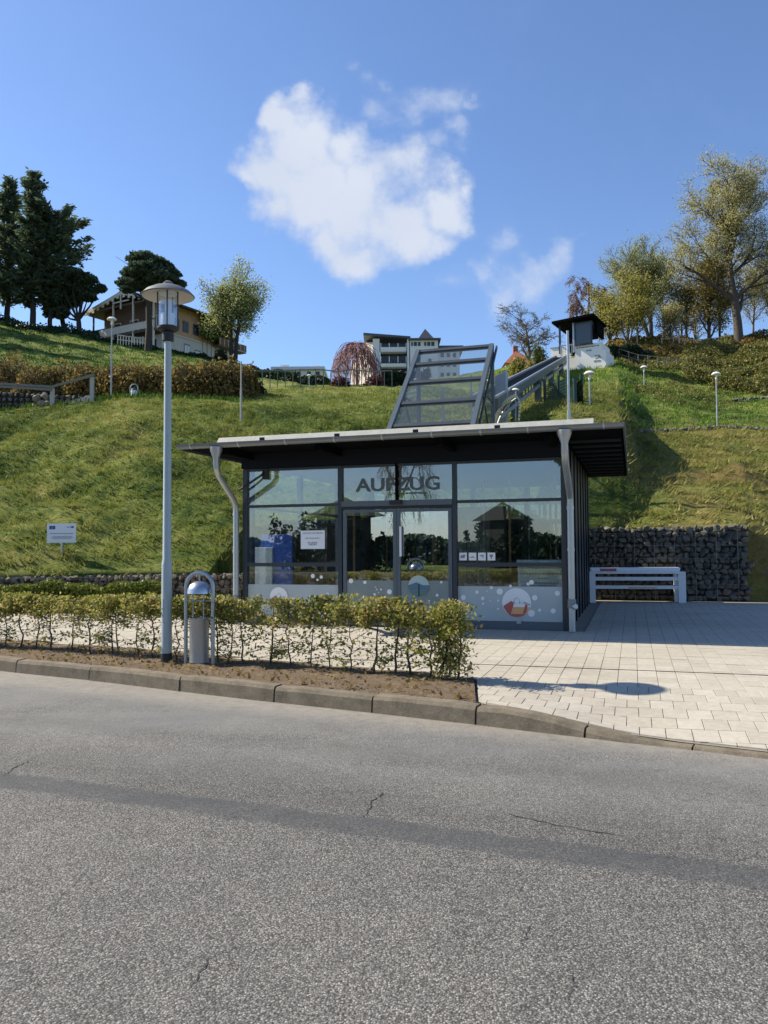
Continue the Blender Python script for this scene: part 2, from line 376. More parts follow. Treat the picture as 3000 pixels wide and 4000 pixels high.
M['kerb'] = make_kerb()
def make_soil():
    t = NT('dry soil'); n = t.noise(6, 8, .75); f = t.noise(40, 5, .7)
    c = t.ramp(n, [(.3, (.10, .075, .052)), (.5, (.20, .15, .105)), (.7, (.33, .25, .18))])
    t.color(t.mix(.4, c, t.ramp(f, [(.35, (.07, .05, .035)), (.65, (.30, .22, .15))]))); t.rough(.95, 0, .1)
    t.bump(t.math('ADD', n, f), 1.0, .04); return t.m
M['soil'] = make_soil()
def make_stone(name, cols):
    t = NT(name); o = t.n('ShaderNodeObjectInfo').outputs['Random']; r = t.n('ShaderNodeNewGeometry').outputs['Random Per Island']
    f = t.math('FRACT', t.math('ADD', o, r)); n = t.noise(12, 5, .7)
    k = len(cols); c = t.ramp(f, [(i / (k - 1), x) for i, x in enumerate(cols)])
    t.color(t.mix(1.0, c, t.ramp(n, [(.3, .7), (.7, 1.15)]), 'MULTIPLY')); t.rough(.9, 0, .2); t.bump(n, .5, .02); return t.m
M['gabion_stone'] = make_stone('gabion stone', [(.085, .085, .076), (.14, .132, .112), (.19, .172, .14), (.10, .105, .096), (.15, .132, .108)])
M['brown_stone'] = make_stone('brown gabion stone', [(.13, .105, .075), (.19, .155, .11), (.25, .21, .155), (.15, .13, .10)])
M['boulder'] = make_stone('boulder', [(.20, .19, .17), (.34, .29, .25), (.26, .25, .23)])
M['wall_core'] = worn('gabion core', (.03, .03, .028), .95)
# ------------------------------------------------------------------ mesh helpers
class MB:
    def __init__(s): s.v = []; s.f = []
    def add(s, vs, fs):
        o = len(s.v); s.v += [tuple(p) for p in vs]; s.f += [tuple(i + o for i in f) for f in fs]; return s
    def box(s, x0, x1, y0, y1, z0, z1):
        return s.hexa([(x0, y0, z0), (x1, y0, z0), (x1, y1, z0), (x0, y1, z0), (x0, y0, z1), (x1, y0, z1), (x1, y1, z1), (x0, y1, z1)])
    def hexa(s, p):
        return s.add(p, [(3, 2, 1, 0), (4, 5, 6, 7), (0, 1, 5, 4), (1, 2, 6, 5), (2, 3, 7, 6), (3, 0, 4, 7)])
    def bevbox(s, x0, x1, y0, y1, z0, z1, b):
        # box with chamfered top and vertical edges
        def ring(z, i):
            return [(x0 + i + b, y0 + i, z), (x1 - i - b, y0 + i, z), (x1 - i, y0 + i + b, z), (x1 - i, y1 - i - b, z), (x1 - i - b, y1 - i, z), (x0 + i + b, y1 - i, z), (x0 + i, y1 - i - b, z), (x0 + i, y0 + i + b, z)]
        vs = ring(z0, 0) + ring(z1 - b, 0) + ring(z1, b * .7); fs = []
        for k in range(2):
            for i in range(8): fs.append((k * 8 + i, k * 8 + (i + 1) % 8, k * 8 + 8 + (i + 1) % 8, k * 8 + 8 + i))
        fs.append(tuple(range(16, 24))); return s.add(vs, fs)
    def bar(s, a, b, w, h=None, up=(0, 0, 1)):
        a = Vector(a); b = Vector(b); h = h or w; d = (b - a).normalized(); u = Vector(up)
        if abs(d.dot(u)) > .98: u = Vector((0, 1, 0))
        x = d.cross(u).normalized() * w / 2; z = x.cross(d).normalized() * h / 2
        return s.hexa([a - x - z, b - x - z, b + x - z, a + x - z, a - x + z, b - x + z, b + x + z, a + x + z])
    def tube(s, pts, r, n=10, cap=True):
        pts = [Vector(p) for p in pts]; rs = r if isinstance(r, (list, tuple)) else [r] * len(pts)
        o = len(s.v); prev = None
        for i, p in enumerate(pts):
            d = (pts[min(i + 1, len(pts) - 1)] - pts[max(i - 1, 0)]).normalized()
            if prev is None:
                u = Vector((0, 0, 1)) if abs(d.z) < .9 else Vector((1, 0, 0))
                x = d.cross(u).normalized()
            else: x = (prev - d * prev.dot(d)).normalized()
            prev = x; y = d.cross(x)
            for k in range(n):
                a = 2 * math.pi * k / n; s.v.append(tuple(p + (x * math.cos(a) + y * math.sin(a)) * rs[i]))
        for i in range(len(pts) - 1):
            for k in range(n):
                a = o + i * n + k; b = o + i * n + (k + 1) % n; s.f.append((a, b, b + n, a + n))
        if cap:
            s.f.append(tuple(o + k for k in reversed(range(n)))); s.f.append(tuple(o + (len(pts) - 1) * n + k for k in range(n)))
        return s
    def lathe(s, prof, n=24, c=(0, 0, 0)):
        o = len(s.v)
        for (r, z) in prof:
            for k in range(n):
                a = 2 * math.pi * k / n; s.v.append((c[0] + r * math.cos(a), c[1] + r * math.sin(a), c[2] + z))
        for i in range(len(prof) - 1):
            for k in range(n):
                a = o + i * n + k; b = o + i * n + (k + 1) % n; s.f.append((a, b, b + n, a + n))
        s.f.append(tuple(o + k for k in reversed(range(n)))); s.f.append(tuple(o + (len(prof) - 1) * n + k for k in range(n)))
        return s
    def prism(s, poly, axis, t0, t1):
        # poly in the two remaining axes, extruded along axis from t0 to t1
        def P(a, b, t): return {'x': (t, a, b), 'y': (a, t, b), 'z': (a, b, t)}[axis]
        n = len(poly); vs = [P(a, b, t0) for a, b in poly] + [P(a, b, t1) for a, b in poly]
        fs = [tuple(range(n)), tuple(reversed(range(n, 2 * n)))] + [(i, i + n, (i + 1) % n + n, (i + 1) % n) for i in range(n)]
        return s.add(vs, fs)
    def disc(s, c, r, t, n=20):     # upright disc facing -y
        poly = [(c[0] + r * math.cos(2 * math.pi * k / n), c[2] + r * math.sin(2 * math.pi * k / n)) for k in range(n)]
        return s.prism(poly, 'y', c[1], c[1] - t)
    def mesh(s, name, m=None, smooth=False):
        me = bpy.data.meshes.new(name); me.from_pydata(s.v, [], s.f)
        if m: me.materials.append(M[m] if isinstance(m, str) else m)
        if smooth:
            me.polygons.foreach_set('use_smooth', [True] * len(me.polygons))
            try: me.set_sharp_from_angle(angle=R(35))
            except Exception: pass
        me.update(); return me
    def build(s, name, m, parent=None, smooth=False, **k):
        return link(name, s.mesh(name, m, smooth), parent, **k)
def link(name, me, parent=None, loc=None, rot=None, label=None, cat=None, group=None, kind=None):
    o = bpy.data.objects.new(name, me); col.objects.link(o)
    if parent: o.parent = parent
    if loc is not None: o.location = loc
    if rot is not None: o.rotation_euler = rot
    return tag(o, label, cat, group, kind)
def tag(o, label=None, cat=None, group=None, kind=None):
    if label: o['label'] = label
    if cat: o['category'] = cat
    if group: o['group'] = group
    if kind: o['kind'] = kind
    return o
def thing(name, label, cat, loc=(0, 0, 0), rz=0.0, group=None):
    return link(name, None, None, loc, (0, 0, rz), label, cat, group)
def copy_tree(o, parent=None):
    c = o.copy(); col.objects.link(c); c.parent = parent
    for ch in [x for x in o.children]: copy_tree(ch, c)
    return c
def npmesh(name, verts, faces, m, smooth=False):
    verts = np.asarray(verts, np.float32); faces = np.asarray(faces, np.int32); k = faces.shape[1]
    me = bpy.data.meshes.new(name); me.vertices.add(len(verts)); me.vertices.foreach_set('co', verts.ravel())
    me.loops.add(faces.size); me.loops.foreach_set('vertex_index', faces.ravel())
    me.polygons.add(len(faces)); me.polygons.foreach_set('loop_start', np.arange(0, faces.size, k, dtype=np.int32))
    me.polygons.foreach_set('loop_total', np.full(len(faces), k, np.int32))
    if smooth: me.polygons.foreach_set('use_smooth', np.ones(len(faces), bool))
    me.materials.append(M[m]); me.update(calc_edges=True); me.validate(); return me
def cards(P, size, rng, aspect=1.6, up_bias=0.0, dirs=None, dvar=.4):
    """one leaf-shaped quad per point; returns verts, faces"""
    n = len(P); P = np.asarray(P, float)
    d = rng.normal(size=(n, 3))
    if dirs is not None: d = np.asarray(dirs) + rng.normal(size=(n, 3)) * dvar
    d /= np.linalg.norm(d, axis=1)[:, None] + 1e-9
    q = rng.normal(size=(n, 3)); q[:, 2] *= (1 - up_bias)
    w = np.cross(d, q); w /= np.linalg.norm(w, axis=1)[:, None] + 1e-9
    s = size * rng.uniform(.6, 1.35, n)[:, None]
    L = d * s * .5 * aspect; W = w * s * .5
    V = np.stack([P - L, P + W * .9 - L * .1, P + L, P - W * .9 - L * .1], 1).reshape(-1, 3)
    F = np.arange(4 * n).reshape(n, 4); return V, F

# ------------------------------------------------------------------ terrain
# stations per column (pixel column): bank base, bank crest, terrace back, mid slope, upper slope, skyline; then far plateau
def col_entry(px, base, *rest):
    out = [base]
    for e in rest:
        if len(e) == 3: out.append((e[1], at(px, e[0], e[1]).z + e[2]))
        else: out.append((e[1], at(px, e[0], e[1]).z))
    return (ray(px, 2000).x / ray(px, 2000).y, out)
TC = [
 col_entry(-900, (18.6, .95), (1600, 40), (1592, 43), (1500, 46), (1290, 70), (1080, 93)),
 col_entry(0, (19.5, .95), (1607, 39), (1600, 43), (1500, 47), (1375, 70), (1255, 93)),
 col_entry(500, (20.3, .97), (1553, 38), (1551, 41, .1), (1505, 45), (1425, 70), (1340, 93)),
 col_entry(820, (20.6, .97), (1562, 37), (1558, 40), (1525, 45), (1460, 70), (1400, 90)),
 col_entry(960, (23.6, 2.2), (1575, 36.5), (1565, 40), (1530, 45), (1475, 65), (1425, 88)),
 col_entry(1250, (23.8, 2.4), (1592, 36), (1565, 40), (1517, 46), (1514, 50), (1500, 90)),
 col_entry(1560, (24.0, 2.4), (1606, 35), (1578, 40), (1520, 46), (1514, 52), (1500, 90)),
 col_entry(1960, (22.9, 2.4), (1645, 31), (1610, 37), (1540, 50), (1475, 68), (1440, 90)),
 col_entry(2230, (22.2, 2.2), (1608, 29), (1595, 35), (1505, 52), (1450, 71), (1385, 90)),
 col_entry(2425, (21.8, 2.1), (1620, 28.5), (1604, 34), (1505, 54), (1425, 73), (1345, 90)),
 col_entry(2500, (21.3, 2.05), (1690, 36), (1680, 39), (1535, 58), (1440, 75), (1330, 90)),
 col_entry(2800, (20.6, 2.05), (1672, 40), (1670, 42.4), (1590, 60), (1440, 76), (1330, 90)),
 col_entry(2910, (20.3, 2.0), (1678, 39.5), (1676, 42), (1580, 60), (1430, 75), (1322, 88)),
 col_entry(3110, (20.1, 1.2), (1685, 39), (1683, 41.5), (1560, 60), (1415, 74), (1320, 86)),
 col_entry(3900, (19.0, .9), (1700, 44), (1698, 46.5), (1500, 58), (1330, 72), (1230, 84)),
]
TA = np.array([c[0] for c in TC]); TS = np.array([c[1] for c in TC])      # (ncol, 6, 2)
far = np.zeros((len(TC), 3, 2)); far[:, 0, 0] = 130; far[:, 0, 1] = TS[:, 5, 1] + 1.2; far[:, 1, 0] = 260; far[:, 1, 1] = TS[:, 5, 1] * .5 + 8; far[:, 2, 0] = 1500; far[:, 2, 1] = 0
TS = np.concatenate([TS, far], 1)
def stations(a):
    a = np.clip(a, TA[0], TA[-1]); i = int(np.clip(np.searchsorted(TA, a) - 1, 0, len(TA) - 2))
    f = (a - TA[i]) / (TA[i + 1] - TA[i]); return TS[i] * (1 - f) + TS[i + 1] * f
def vnoise(x, y):
    return (np.sin(x * 1.3 + np.sin(y * .9 + 1.7) * 1.4) * np.cos(y * 1.1 + np.sin(x * .7) * 1.2) + .5 * np.sin(x * 3.1 + y * 1.9 + 2) * np.cos(y * 2.7 - x * 1.3))
def _h2(i, j):
    n = (i * 374761393 + j * 668265263) & 0xffffffff; n = ((n ^ (n >> 13)) * 1274126177) & 0xffffffff
    return ((n & 0xffff) / 65535.0, (n >> 16) / 65535.0)
def tussock(X, Y, sx=.62, sy=.50):
    u, v = X / sx, Y / sy; i0, j0 = math.floor(u), math.floor(v); best = 0
    for i in (i0 - 1, i0, i0 + 1):
        for j in (j0 - 1, j0, j0 + 1):
            a, b = _h2(i, j); d = (u - i - a) ** 2 + (v - j - b) ** 2; best = max(best, (1 - d / .62) * (.45 + .55 * _h2(j + 91, i)[0]))
    return best
def H(X, Y):
    s = stations(X / max(Y, 1e-3)); z = float(np.interp(Y, s[:, 0], s[:, 1]))
    if Y > s[0, 0] + .3 and Y < 140:
        k = min(1, (Y - s[0, 0] - .3) / 2)
        z += k * (.3 if abs(Y - s[1, 0]) < 2.5 else 1) * (.10 * vnoise(X * .8, Y * .8) + .05 * vnoise(X * 2.1 + 5, Y * 2.1))
        if Y < 60: z += k * .30 * max(0.0, min(1.0, (s[1, 0] - 1.0 - Y) / 5)) * vnoise(X * .42 + 3, Y * .5 + X * .1)
        if Y < 60: z += k * .10 * max(0.0, min(1.0, (s[1, 0] - 1.0 - Y) / 2.5, 1)) * tussock(X, Y, .78, .56)
    return z
def build_terrain():
    av = np.unique(np.concatenate([np.linspace(TA[0], TA[-1], 420), TA]))
    sub = [100, 8, 6, 10, 10, 6, 4, 3]; vs = []; rows = None
    for a in av:
        s = stations(a); ys = []
        for k, n in enumerate(sub):
            for j in range(n): ys.append(s[k, 0] + (s[k + 1, 0] - s[k, 0]) * j / n)
        ys.append(s[-1, 0]); ys = [s[0, 0] - .02] + ys; rows = len(ys)
        for j, Y in enumerate(ys):
            vs.append((a * Y, Y, H(a * Y, Y) if j else 0.0))
    vs = np.array(vs); n = len(av); idx = np.arange(n * rows).reshape(n, rows)
    F = np.stack([idx[:-1, :-1], idx[1:, :-1], idx[1:, 1:], idx[:-1, 1:]], -1).reshape(-1, 4)
    me = npmesh('hillside', vs, F, 'hill', True); link('hillside', me, kind='structure', label='grassy hillside rising in terraces behind the glass station')
build_terrain()
# ground base far around (below paving) -------------------------------------
MB().add([(-900, -900, -.03), (900, -900, -.03), (900, 1500, -.03), (-900, 1500, -.03)], [(0, 1, 2, 3)]).build('ground', 'soil', kind='structure')

# ------------------------------------------------------------------ road, kerb, bed, paving
def gp(px, py, z=0.0):
    d = ray(px, py); t = (z - CAMH) / d.z; return Vector((d.x * t, d.y * t, z))
KL = [(gp(*p).x, gp(*p).y) for p in ((-160, 2600), (25, 2628), (352, 2655), (697, 2702), (1068, 2745), (1452, 2785), (1856, 2830), (2285, 2885), (2700, 2932), (3000, 2970))]     # road edge of the kerb
KL = [(KL[0][0] - 10, KL[0][1] + 4.4)] + KL + [(9.0, KL[-1][1] - 3.6)]
def kerb_y(x):
    return float(np.interp(x, [p[0] for p in KL], [p[1] for p in KL]))
def smooth_line(x):   # softened polyline
    return (kerb_y(x - .8) + kerb_y(x - .4) + kerb_y(x) + kerb_y(x + .4) + kerb_y(x + .8)) / 5
def kerb_top(x):
    t = min(1, max(0, (x - .95) / 1.3)); t = t * t * (3 - 2 * t); return .170 * (1 - t) + .028 * t
def pave_z(x, y):
    d = max(0, y - smooth_line(x)) ; zk = kerb_top(x) + .004; t = min(1, d / 2.6); return zk + (.15 - zk) * (t * (2 - t))
xs = np.linspace(-24, 14, 77)
rv = [(x, smooth_line(x) + .03, 0.0) for x in xs] + [(x, -14.0, -.005) for x in xs]; n = len(xs)
MB().add(rv, [(i, i + n, i + n + 1, i + 1) for i in range(n - 1)]).build('road', 'asphalt', kind='structure', label='rough grey asphalt road running past the kerb')
road = bpy.data.objects['road']
rs = random.Random(4)
def gp(px, py, z=0.0):
    d = ray(px, py); t = (z - CAMH) / d.z; return Vector((d.x * t, d.y * t, z))
def crack(pts, w):
    w *= .6
    P = []; r = random.Random(int(pts[0][0] * 7))
    for i in range(len(pts) - 1):
        a = gp(*pts[i]); b = gp(*pts[i + 1])
        for k in range(9): P.append(a.lerp(b, k / 9) + Vector((r.uniform(-1, 1), r.uniform(-1, 1), 0)) * .012)
    v = []; m = len(P)
    for i, p in enumerate(P):
        q = P[min(i + 1, m - 1)] - P[max(i - 1, 0)]; nn = Vector((-q.y, q.x, 0)).normalized(); ww = w * (math.sin(math.pi * (i + .5) / m) ** .6) * r.uniform(.3, 1.2) / 2
        v += [tuple(p + nn * ww + Vector((0, 0, .0025))), tuple(p - nn * ww + Vector((0, 0, .0025)))]
    MB().add(v, [(2 * i, 2 * i + 1, 2 * i + 3, 2 * i + 2) for i in range(m - 1)]).build('crack', 'crack', road)
crack([(745, 3860), (820, 3740), (940, 3690)], .012); crack([(1420, 3195), (1455, 3130), (1510, 3090)], .022)
crack([(1990, 3180), (2150, 3220), (2430, 3268)], .03); crack([(2215, 3925), (2235, 3850), (2250, 3800)], .012)
crack([(0, 3490), (80, 3450)], .01); crack([(10, 3030), (75, 2990), (135, 2965)], .018); crack([(2040, 3690), (2075, 3600)], .010); crack([(190, 3560), (350, 3390)], .006)

# kerb stones, one by one
kerb = tag(link('kerb', None, loc=(0, 0, 0)), 'row of old concrete kerb stones along the asphalt road', 'kerb')
def seg_pts():
    # stone joints at photographed positions (road edge x), then regular
    return [-14.9, -13.8, -12.7, -11.6, -10.5, -9.4, -8.3, -7.2, -6.1, -4.93]
def kx(px, py): return gp(px, py).x
joints = seg_pts() + [kx(352, 2655), kx(697, 2702), kx(1068, 2745), kx(1452, 2785), kx(1856, 2830), kx(2285, 2885), kx(2700, 2932), 3.25, 3.95, 4.7, 5.5, 6.3, 7.1]
joints[9] = kx(25, 2640)
for i in range(len(joints) - 1):
    a, b = joints[i] + .008, joints[i + 1] - .008; m = MB(); N = 5
    gapd = rs.uniform(-.012, .012); hz = rs.uniform(-.008, .006); ring = []
    for k in range(N):
        x = a + (b - a) * k / (N - 1); y = smooth_line(x) + gapd; s = (smooth_line(x + .1) - smooth_line(x - .1)) / .2
        nrm = Vector((-s, 1, 0)).normalized(); zt = kerb_top(x) + hz * (1 if x < 1 else .2)
        pf = [(0, -.02), (.012, zt - .04), (.035, zt - .006), (.145, zt), (.163, zt - .01), (.165, -.02)]
        e = .006 if k in (0, N - 1) else 0
        ring.append([(x + nrm.x * q, y + nrm.y * q, z - (e if z > .03 else 0)) for q, z in pf])
    vs = [p for r_ in ring for p in r_]; fs = []
    for k in range(N - 1):
        for j in range(5): fs.append((k * 6 + j, (k + 1) * 6 + j, (k + 1) * 6 + j + 1, k * 6 + j + 1))
    fs += [tuple(reversed(range(6))), tuple((N - 1) * 6 + j for j in range(6))]
    m.add(vs, fs).build('kerb_stone', 'kerb', kerb)

# planting bed
HL, HRt = Vector((-5.19, 11.49)), Vector((.813, 8.60))
def hedge_xy(t): return HL.lerp(HRt, t)
bx = np.linspace(-16, .83, 60); bv = []; rows = 9
for x in bx:
    y0 = smooth_line(x) + .165; y1 = y0 + 1.60
    for j in range(rows):
        y = y0 + (y1 - y0) * j / (rows - 1)
        z = .152 + (.045 * vnoise(x * 6, y * 7) * .5 + .03 * math.sin(math.pi * j / (rows - 1))) * (1 if 0 < j < rows - 1 else 0)
        bv.append((x + .15 * j / (rows - 1), y, z))
n = len(bx)
MB().add(bv, [(i * rows + j, (i + 1) * rows + j, (i + 1) * rows + j + 1, i * rows + j + 1) for i in range(n - 1) for j in range(rows - 1)]).build('planting_bed', 'soil', kind='structure', smooth=True, label='brown soil bed between kerb and paving')
# clods
def rock_mesh(seed, m, lo=.72, n=14):
    import bmesh
    r = random.Random(seed); bm = bmesh.new()
    for k in range(n):
        p = Vector((r.gauss(0, 1), r.gauss(0, 1), r.gauss(0, 1))).normalized()
        q = max(abs(p.x), abs(p.y), abs(p.z)); p = p * (.45 + .55 / q * .5) * r.uniform(lo, 1)
        bm.verts.new(p * .55)
    bmesh.ops.convex_hull(bm, input=bm.verts)
    loose = [v for v in bm.verts if not v.link_faces]
    bmesh.ops.delete(bm, geom=loose, context='VERTS')
    me = bpy.data.meshes.new('stone'); bm.to_mesh(me); bm.free(); me.materials.append(M[m]); return me
def scatter_rocks(name, pts, m, parent=None, kind='stuff', **k):
    base = [rock_mesh(s, m) for s in range(5)]
    dat = [(np.array([v.co[:] for v in b.vertices]), [tuple(p.vertices) for p in b.polygons]) for b in base]
    mb = MB(); r = random.Random(9)
    for (p, s) in pts:
        V, F = dat[r.randrange(5)]; a = r.uniform(0, 6.28); c, q = math.cos(a), math.sin(a); sy = r.uniform(.6, 1) ; sz = r.uniform(.5, .9)
        mb.add([(p[0] + (v[0] * c - v[1] * q * sy) * s, p[1] + (v[0] * q + v[1] * c * sy) * s, p[2] + v[2] * s * sz) for v in V], F)
    return mb.build(name, m, parent, kind=kind, **k)
cl = []
for k in range(1500):
    x = rs.uniform(-7, .84); y = smooth_line(x) + .17 + rs.random() ** 1.3 * 1.4
    cl.append(((x, y, .155), rs.uniform(.012, .05)))
scatter_rocks('soil_clods', cl, 'soil', label='dry crumbly soil clods under the kerbside hedge')
# dead leaves on the bed
rng = np.random.default_rng(5)
P = [(x, smooth_line(x) + rng.uniform(.18, 1.5), .178 + rng.uniform(0, .02)) for x in rng.uniform(-7, .85, 900)]
V, F = cards(P, .035, rng); link('leaf_litter', npmesh('leaf_litter', V, F, 'brown_leaf'), kind='stuff', label='dry leaf litter lying on the soil under the hedge')

# paving sub-base (joint colour)
gx_ = np.linspace(-16, 16, 90); gy_ = 34
def bed_back(x): return smooth_line(x) + .15 + 1.55
pv = []
for x in gx_:
    ys0 = smooth_line(x) + .14 if x > .75 else bed_back(x)
    for j in range(gy_):
        y = ys0 + (23.5 - ys0) * (j / (gy_ - 1)) ** 1.6; pv.append((x, y, pave_z(x, y) - (.012 if x > 1.0 or y > bed_back(x) else .05)))
n = len(gx_)
MB().add(pv, [(i * gy_ + j, (i + 1) * gy_ + j, (i + 1) * gy_ + j + 1, i * gy_ + j + 1) for i in range(n - 1) for j in range(gy_ - 1)]).build('pavement', 'joint', kind='structure', label='beige block paving in front of the station')
pav = bpy.data.objects['pavement']
# pavers: grid square to the station front
TH = math.atan(-.3118); A0 = Vector((-2.718, 15.311)); UX = Vector((math.cos(TH), math.sin(TH))); VX = Vector((-UX.y, UX.x))
pitchx, pitchy = .205, .305
cand = []
for j in range(-36, 26):
    yl = -.30 + j * pitchy
    off = 0 if yl > -5.4 else (pitchx / 2 if j % 2 else 0)
    for i in range(-48, 62):
        xl = i * pitchx + off; c = A0 + UX * (xl + pitchx / 2) + VX * (yl + pitchy / 2)
        if -.15 < xl < 6.2 and yl > -.3: continue
        if yl > -.3 and (xl < -6 ): pass
        if c.y > 21: continue
        edge = smooth_line(c.x) - .05 if c.x > .75 else bed_back(c.x) - .1
        if c.y < edge or c.x < -9 or abs(c.x / c.y) > .62: continue
        cand.append((c.length, c, xl, yl))
cand.sort(key=lambda q: q[0])
def orient(c):
    gu = (pave_z(*(c + UX * .1)) - pave_z(*(c - UX * .1))) / .2; gv = (pave_z(*(c + VX * .1)) - pave_z(*(c - VX * .1))) / .2
    a = Vector((UX.x, UX.y, gu)).normalized(); n = a.cross(Vector((VX.x, VX.y, gv))).normalized(); b = n.cross(a)
    m = Matrix((a, b, n)).transposed().to_euler(); return (m.x + rs.uniform(-.003, .003), m.y + rs.uniform(-.003, .003), m.z)
pm = []
for k in range(4):
    w, l = pitchx - .005, pitchy - .005
    pm.append(MB().bevbox(-w / 2, w / 2, -l / 2, l / 2, -.03, .0, .0025).mesh('paver', 'paver'))
mb = MB()
for k, (d, c, xl, yl) in enumerate(cand):
    w, l = (pitchx - .007) / 2, (pitchy - .007) / 2
    q4 = [c + UX * (a * w) + VX * (b * l) for a, b in ((-1, -1), (1, -1), (1, 1), (-1, 1))]
    lim = lambda q: min(q.y - smooth_line(q.x) - .17, max(q.x - .855 - .094 * (q.y - smooth_line(q.x) - .165), q.y - bed_back(q.x) - .01))
    dd = [lim(q) for q in q4]
    if max(dd) <= .02: continue
    if min(dd) < 0:
        out = []
        for a in range(4):
            b = (a + 1) % 4
            if dd[a] >= 0: out.append(q4[a])
            if (dd[a] >= 0) != (dd[b] >= 0): out.append(q4[a].lerp(q4[b], dd[a] / (dd[a] - dd[b])))
        if len(out) >= 3:
            n_ = len(out); vs = [(q.x, q.y, pave_z(q.x, q.y)) for q in out]
            mb.add(vs + [(a, b, zz - .02) for a, b, zz in vs], [tuple(range(n_))] + [(i, i + n_, (i + 1) % n_ + n_, (i + 1) % n_) for i in range(n_)])
        continue
    z = pave_z(c.x, c.y) + rs.uniform(-.0015, .0015); gxz = (pave_z(c.x, c.y + .1) - pave_z(c.x, c.y - .1)) / .2
    tilt = math.atan(gxz)
    if k < 300:
        link('paver', pm[k % 4], pav, (c.x, c.y, z), orient(c))
    else:
        w, l = pitchx - .005, pitchy - .005; vs = []
        for sx_, sy_ in ((-1, -1), (1, -1), (1, 1), (-1, 1)):
            q = c + UX * (sx_ * w / 2) + VX * (sy_ * l / 2); vs.append((q.x, q.y, pave_z(q.x, q.y) + (z - pave_z(c.x, c.y))))
        mb.add(vs + [(a, b, zz - .02) for a, b, zz in vs], [(0, 1, 2, 3), (0, 4, 5, 1), (1, 5, 6, 2), (2, 6, 7, 3), (3, 7, 4, 0)])
mb.build('far_pavers', 'paver', pav, kind='stuff')
# thin drain slot parallel to the front
dr = MB()
for k in range(24):
    a = A0 + UX * (3.4 + k * .5) - VX * 4.1; b = A0 + UX * (3.9 + k * .5) - VX * 4.1
    if a.y < smooth_line(a.x) + 1: break
    dr.bar((a.x, a.y, pave_z(a.x, a.y) + .002), (b.x, b.y, pave_z(b.x, b.y) + .002), .022, .006)
dr.build('drain_slot', 'crack', pav)
# ------------------------------------------------------------------ station building (local frame: x along the front, y inwards, z up)
def L(px, py, yl):
    """station-frame (x, z) of what is seen at a picture point, at depth yl behind the front"""
    d = ray(px, py); O = Vector((A0.x, A0.y)) + VX * yl; h = Vector((d.x, d.y))
    t = O.dot(VX) / h.dot(VX); q = h * t; return (q - O).dot(UX), CAMH + d.z * t
W, DEP, ZB, ZT = 6.08, 7.6, .15, 3.10
st = thing('glass_station', 'dark grey framed glass lift station with flat overhanging roof', 'station building', (A0.x, A0.y, 0), TH)
m = MB(); m.box(0, W, .06, DEP, ZB - .1, ZB + .015); m.build('floor', 'inner_floor', st)
MB().box(.05, W - .05, .12, DEP - .05, 3.16, 3.2).build('ceiling', 'ceiling', st)
# roof: slab with edge, soffit boards
ro = MB().box(-.62, 7.04, -1.12, 7.95, 3.40, 3.47).build('roof', 'black_soffit', st)
MB().hexa([(-.02, -1.0, 3.47), (6.6, -1.0, 3.47), (6.6, 7.8, 3.47), (-.02, 7.8, 3.47), (-.02, -.90, 3.60), (6.6, -.90, 3.60), (6.6, 7.8, 3.60), (-.02, 7.8, 3.60)]).build('flashing', 'gravel_strip', ro)
for x in (.86, 2.28, 3.68, 5.05): MB().box(x, x + .09, -1.03, -1.004, 3.475, 3.55).build('flashing_clip', 'black', ro)
for k in range(10):
    MB().box(W + .06, 7.0, .2 + k * .76, .2 + k * .76 + .03, 3.36, 3.398).build('soffit_batten', 'anthracite', ro)
MB().box(7.045, 7.075, -1.15, 7.95, 3.36, 3.49).build('roof_edge', 'shaft_metal', ro)
MB().box(-.65, -.625, -1.15, 7.95, 3.36, 3.49).build('roof_edge', 'shaft_metal', ro)
# fascia beam over the glass
MB().box(-.02, W + .02, -.02, .14, ZT + .01, 3.395).build('fascia_beam', 'fascia', st)
for x in (.2, 2.0, 4.15, 5.9): MB().box(x - .05, x + .05, -1.1, -.025, 3.27, 3.395).build('roof_rafter', 'black_soffit', ro)
# gutter, half round
def half_round(y, z, r, x0, x1, n=10):
    out = [(y + r * math.cos(math.pi + math.pi * k / n), z + r * math.sin(math.pi + math.pi * k / n)) for k in range(n + 1)]
    inn = [(y + (r - .008) * math.cos(math.pi + math.pi * k / n), z + (r - .008) * math.sin(math.pi + math.pi * k / n)) for k in reversed(range(n + 1))]
    return MB().prism(out + inn, 'x', x0, x1)
gt = half_round(-1.21, 3.46, .085, -.66, 7.06).build('gutter', 'gutter', st, smooth=True)
for x in (-.4, .55, 1.45, 2.35, 3.2, 4.05, 4.85, 5.6, 6.75): half_round(-1.21, 3.462, .093, x, x + .025).build('bracket', 'galv', gt)
def downpipe(xh, xw, lean, ring):
    d = MB().lathe([(.05, -.2), (.06, -.13), (.11, .0), (.115, .06), (.105, .06)], 16, (xh, -1.21, 3.33)).build('rain_hopper', 'galv', st, smooth=True)
    pts = [(xh, -1.21, 3.16), (xh, -1.2, 3.02), (xh + (xw - xh) * .15, -1.08, 2.90), (xw - (xw - xh) * .12, -.28, 2.52), (xw, -.13, 2.40), (xw, -.12, 2.25), (xw, -.12, .16)]
    dp = MB().tube(pts, .056, 14).build('downpipe', 'galv', st, smooth=True)
    for z in (2.2, 1.5): MB().tube([(xw, -.12, z), (xw, -.12, z + .05)], .064, 14).build('pipe_collar', 'galv', dp)
    MB().tube([(xw, -.12, .55), (xw, -.12, .70)], .062 + .012 * ring, 14).build('cleaning_cap', 'gutter', dp)
    if ring: MB().lathe([(.045, -.03), (.055, .0), (.04, .02)], 12).build('round_cap', 'galv', dp, loc=(xw + .06, -.19, .58), rot=(R(80), 0, R(35)))
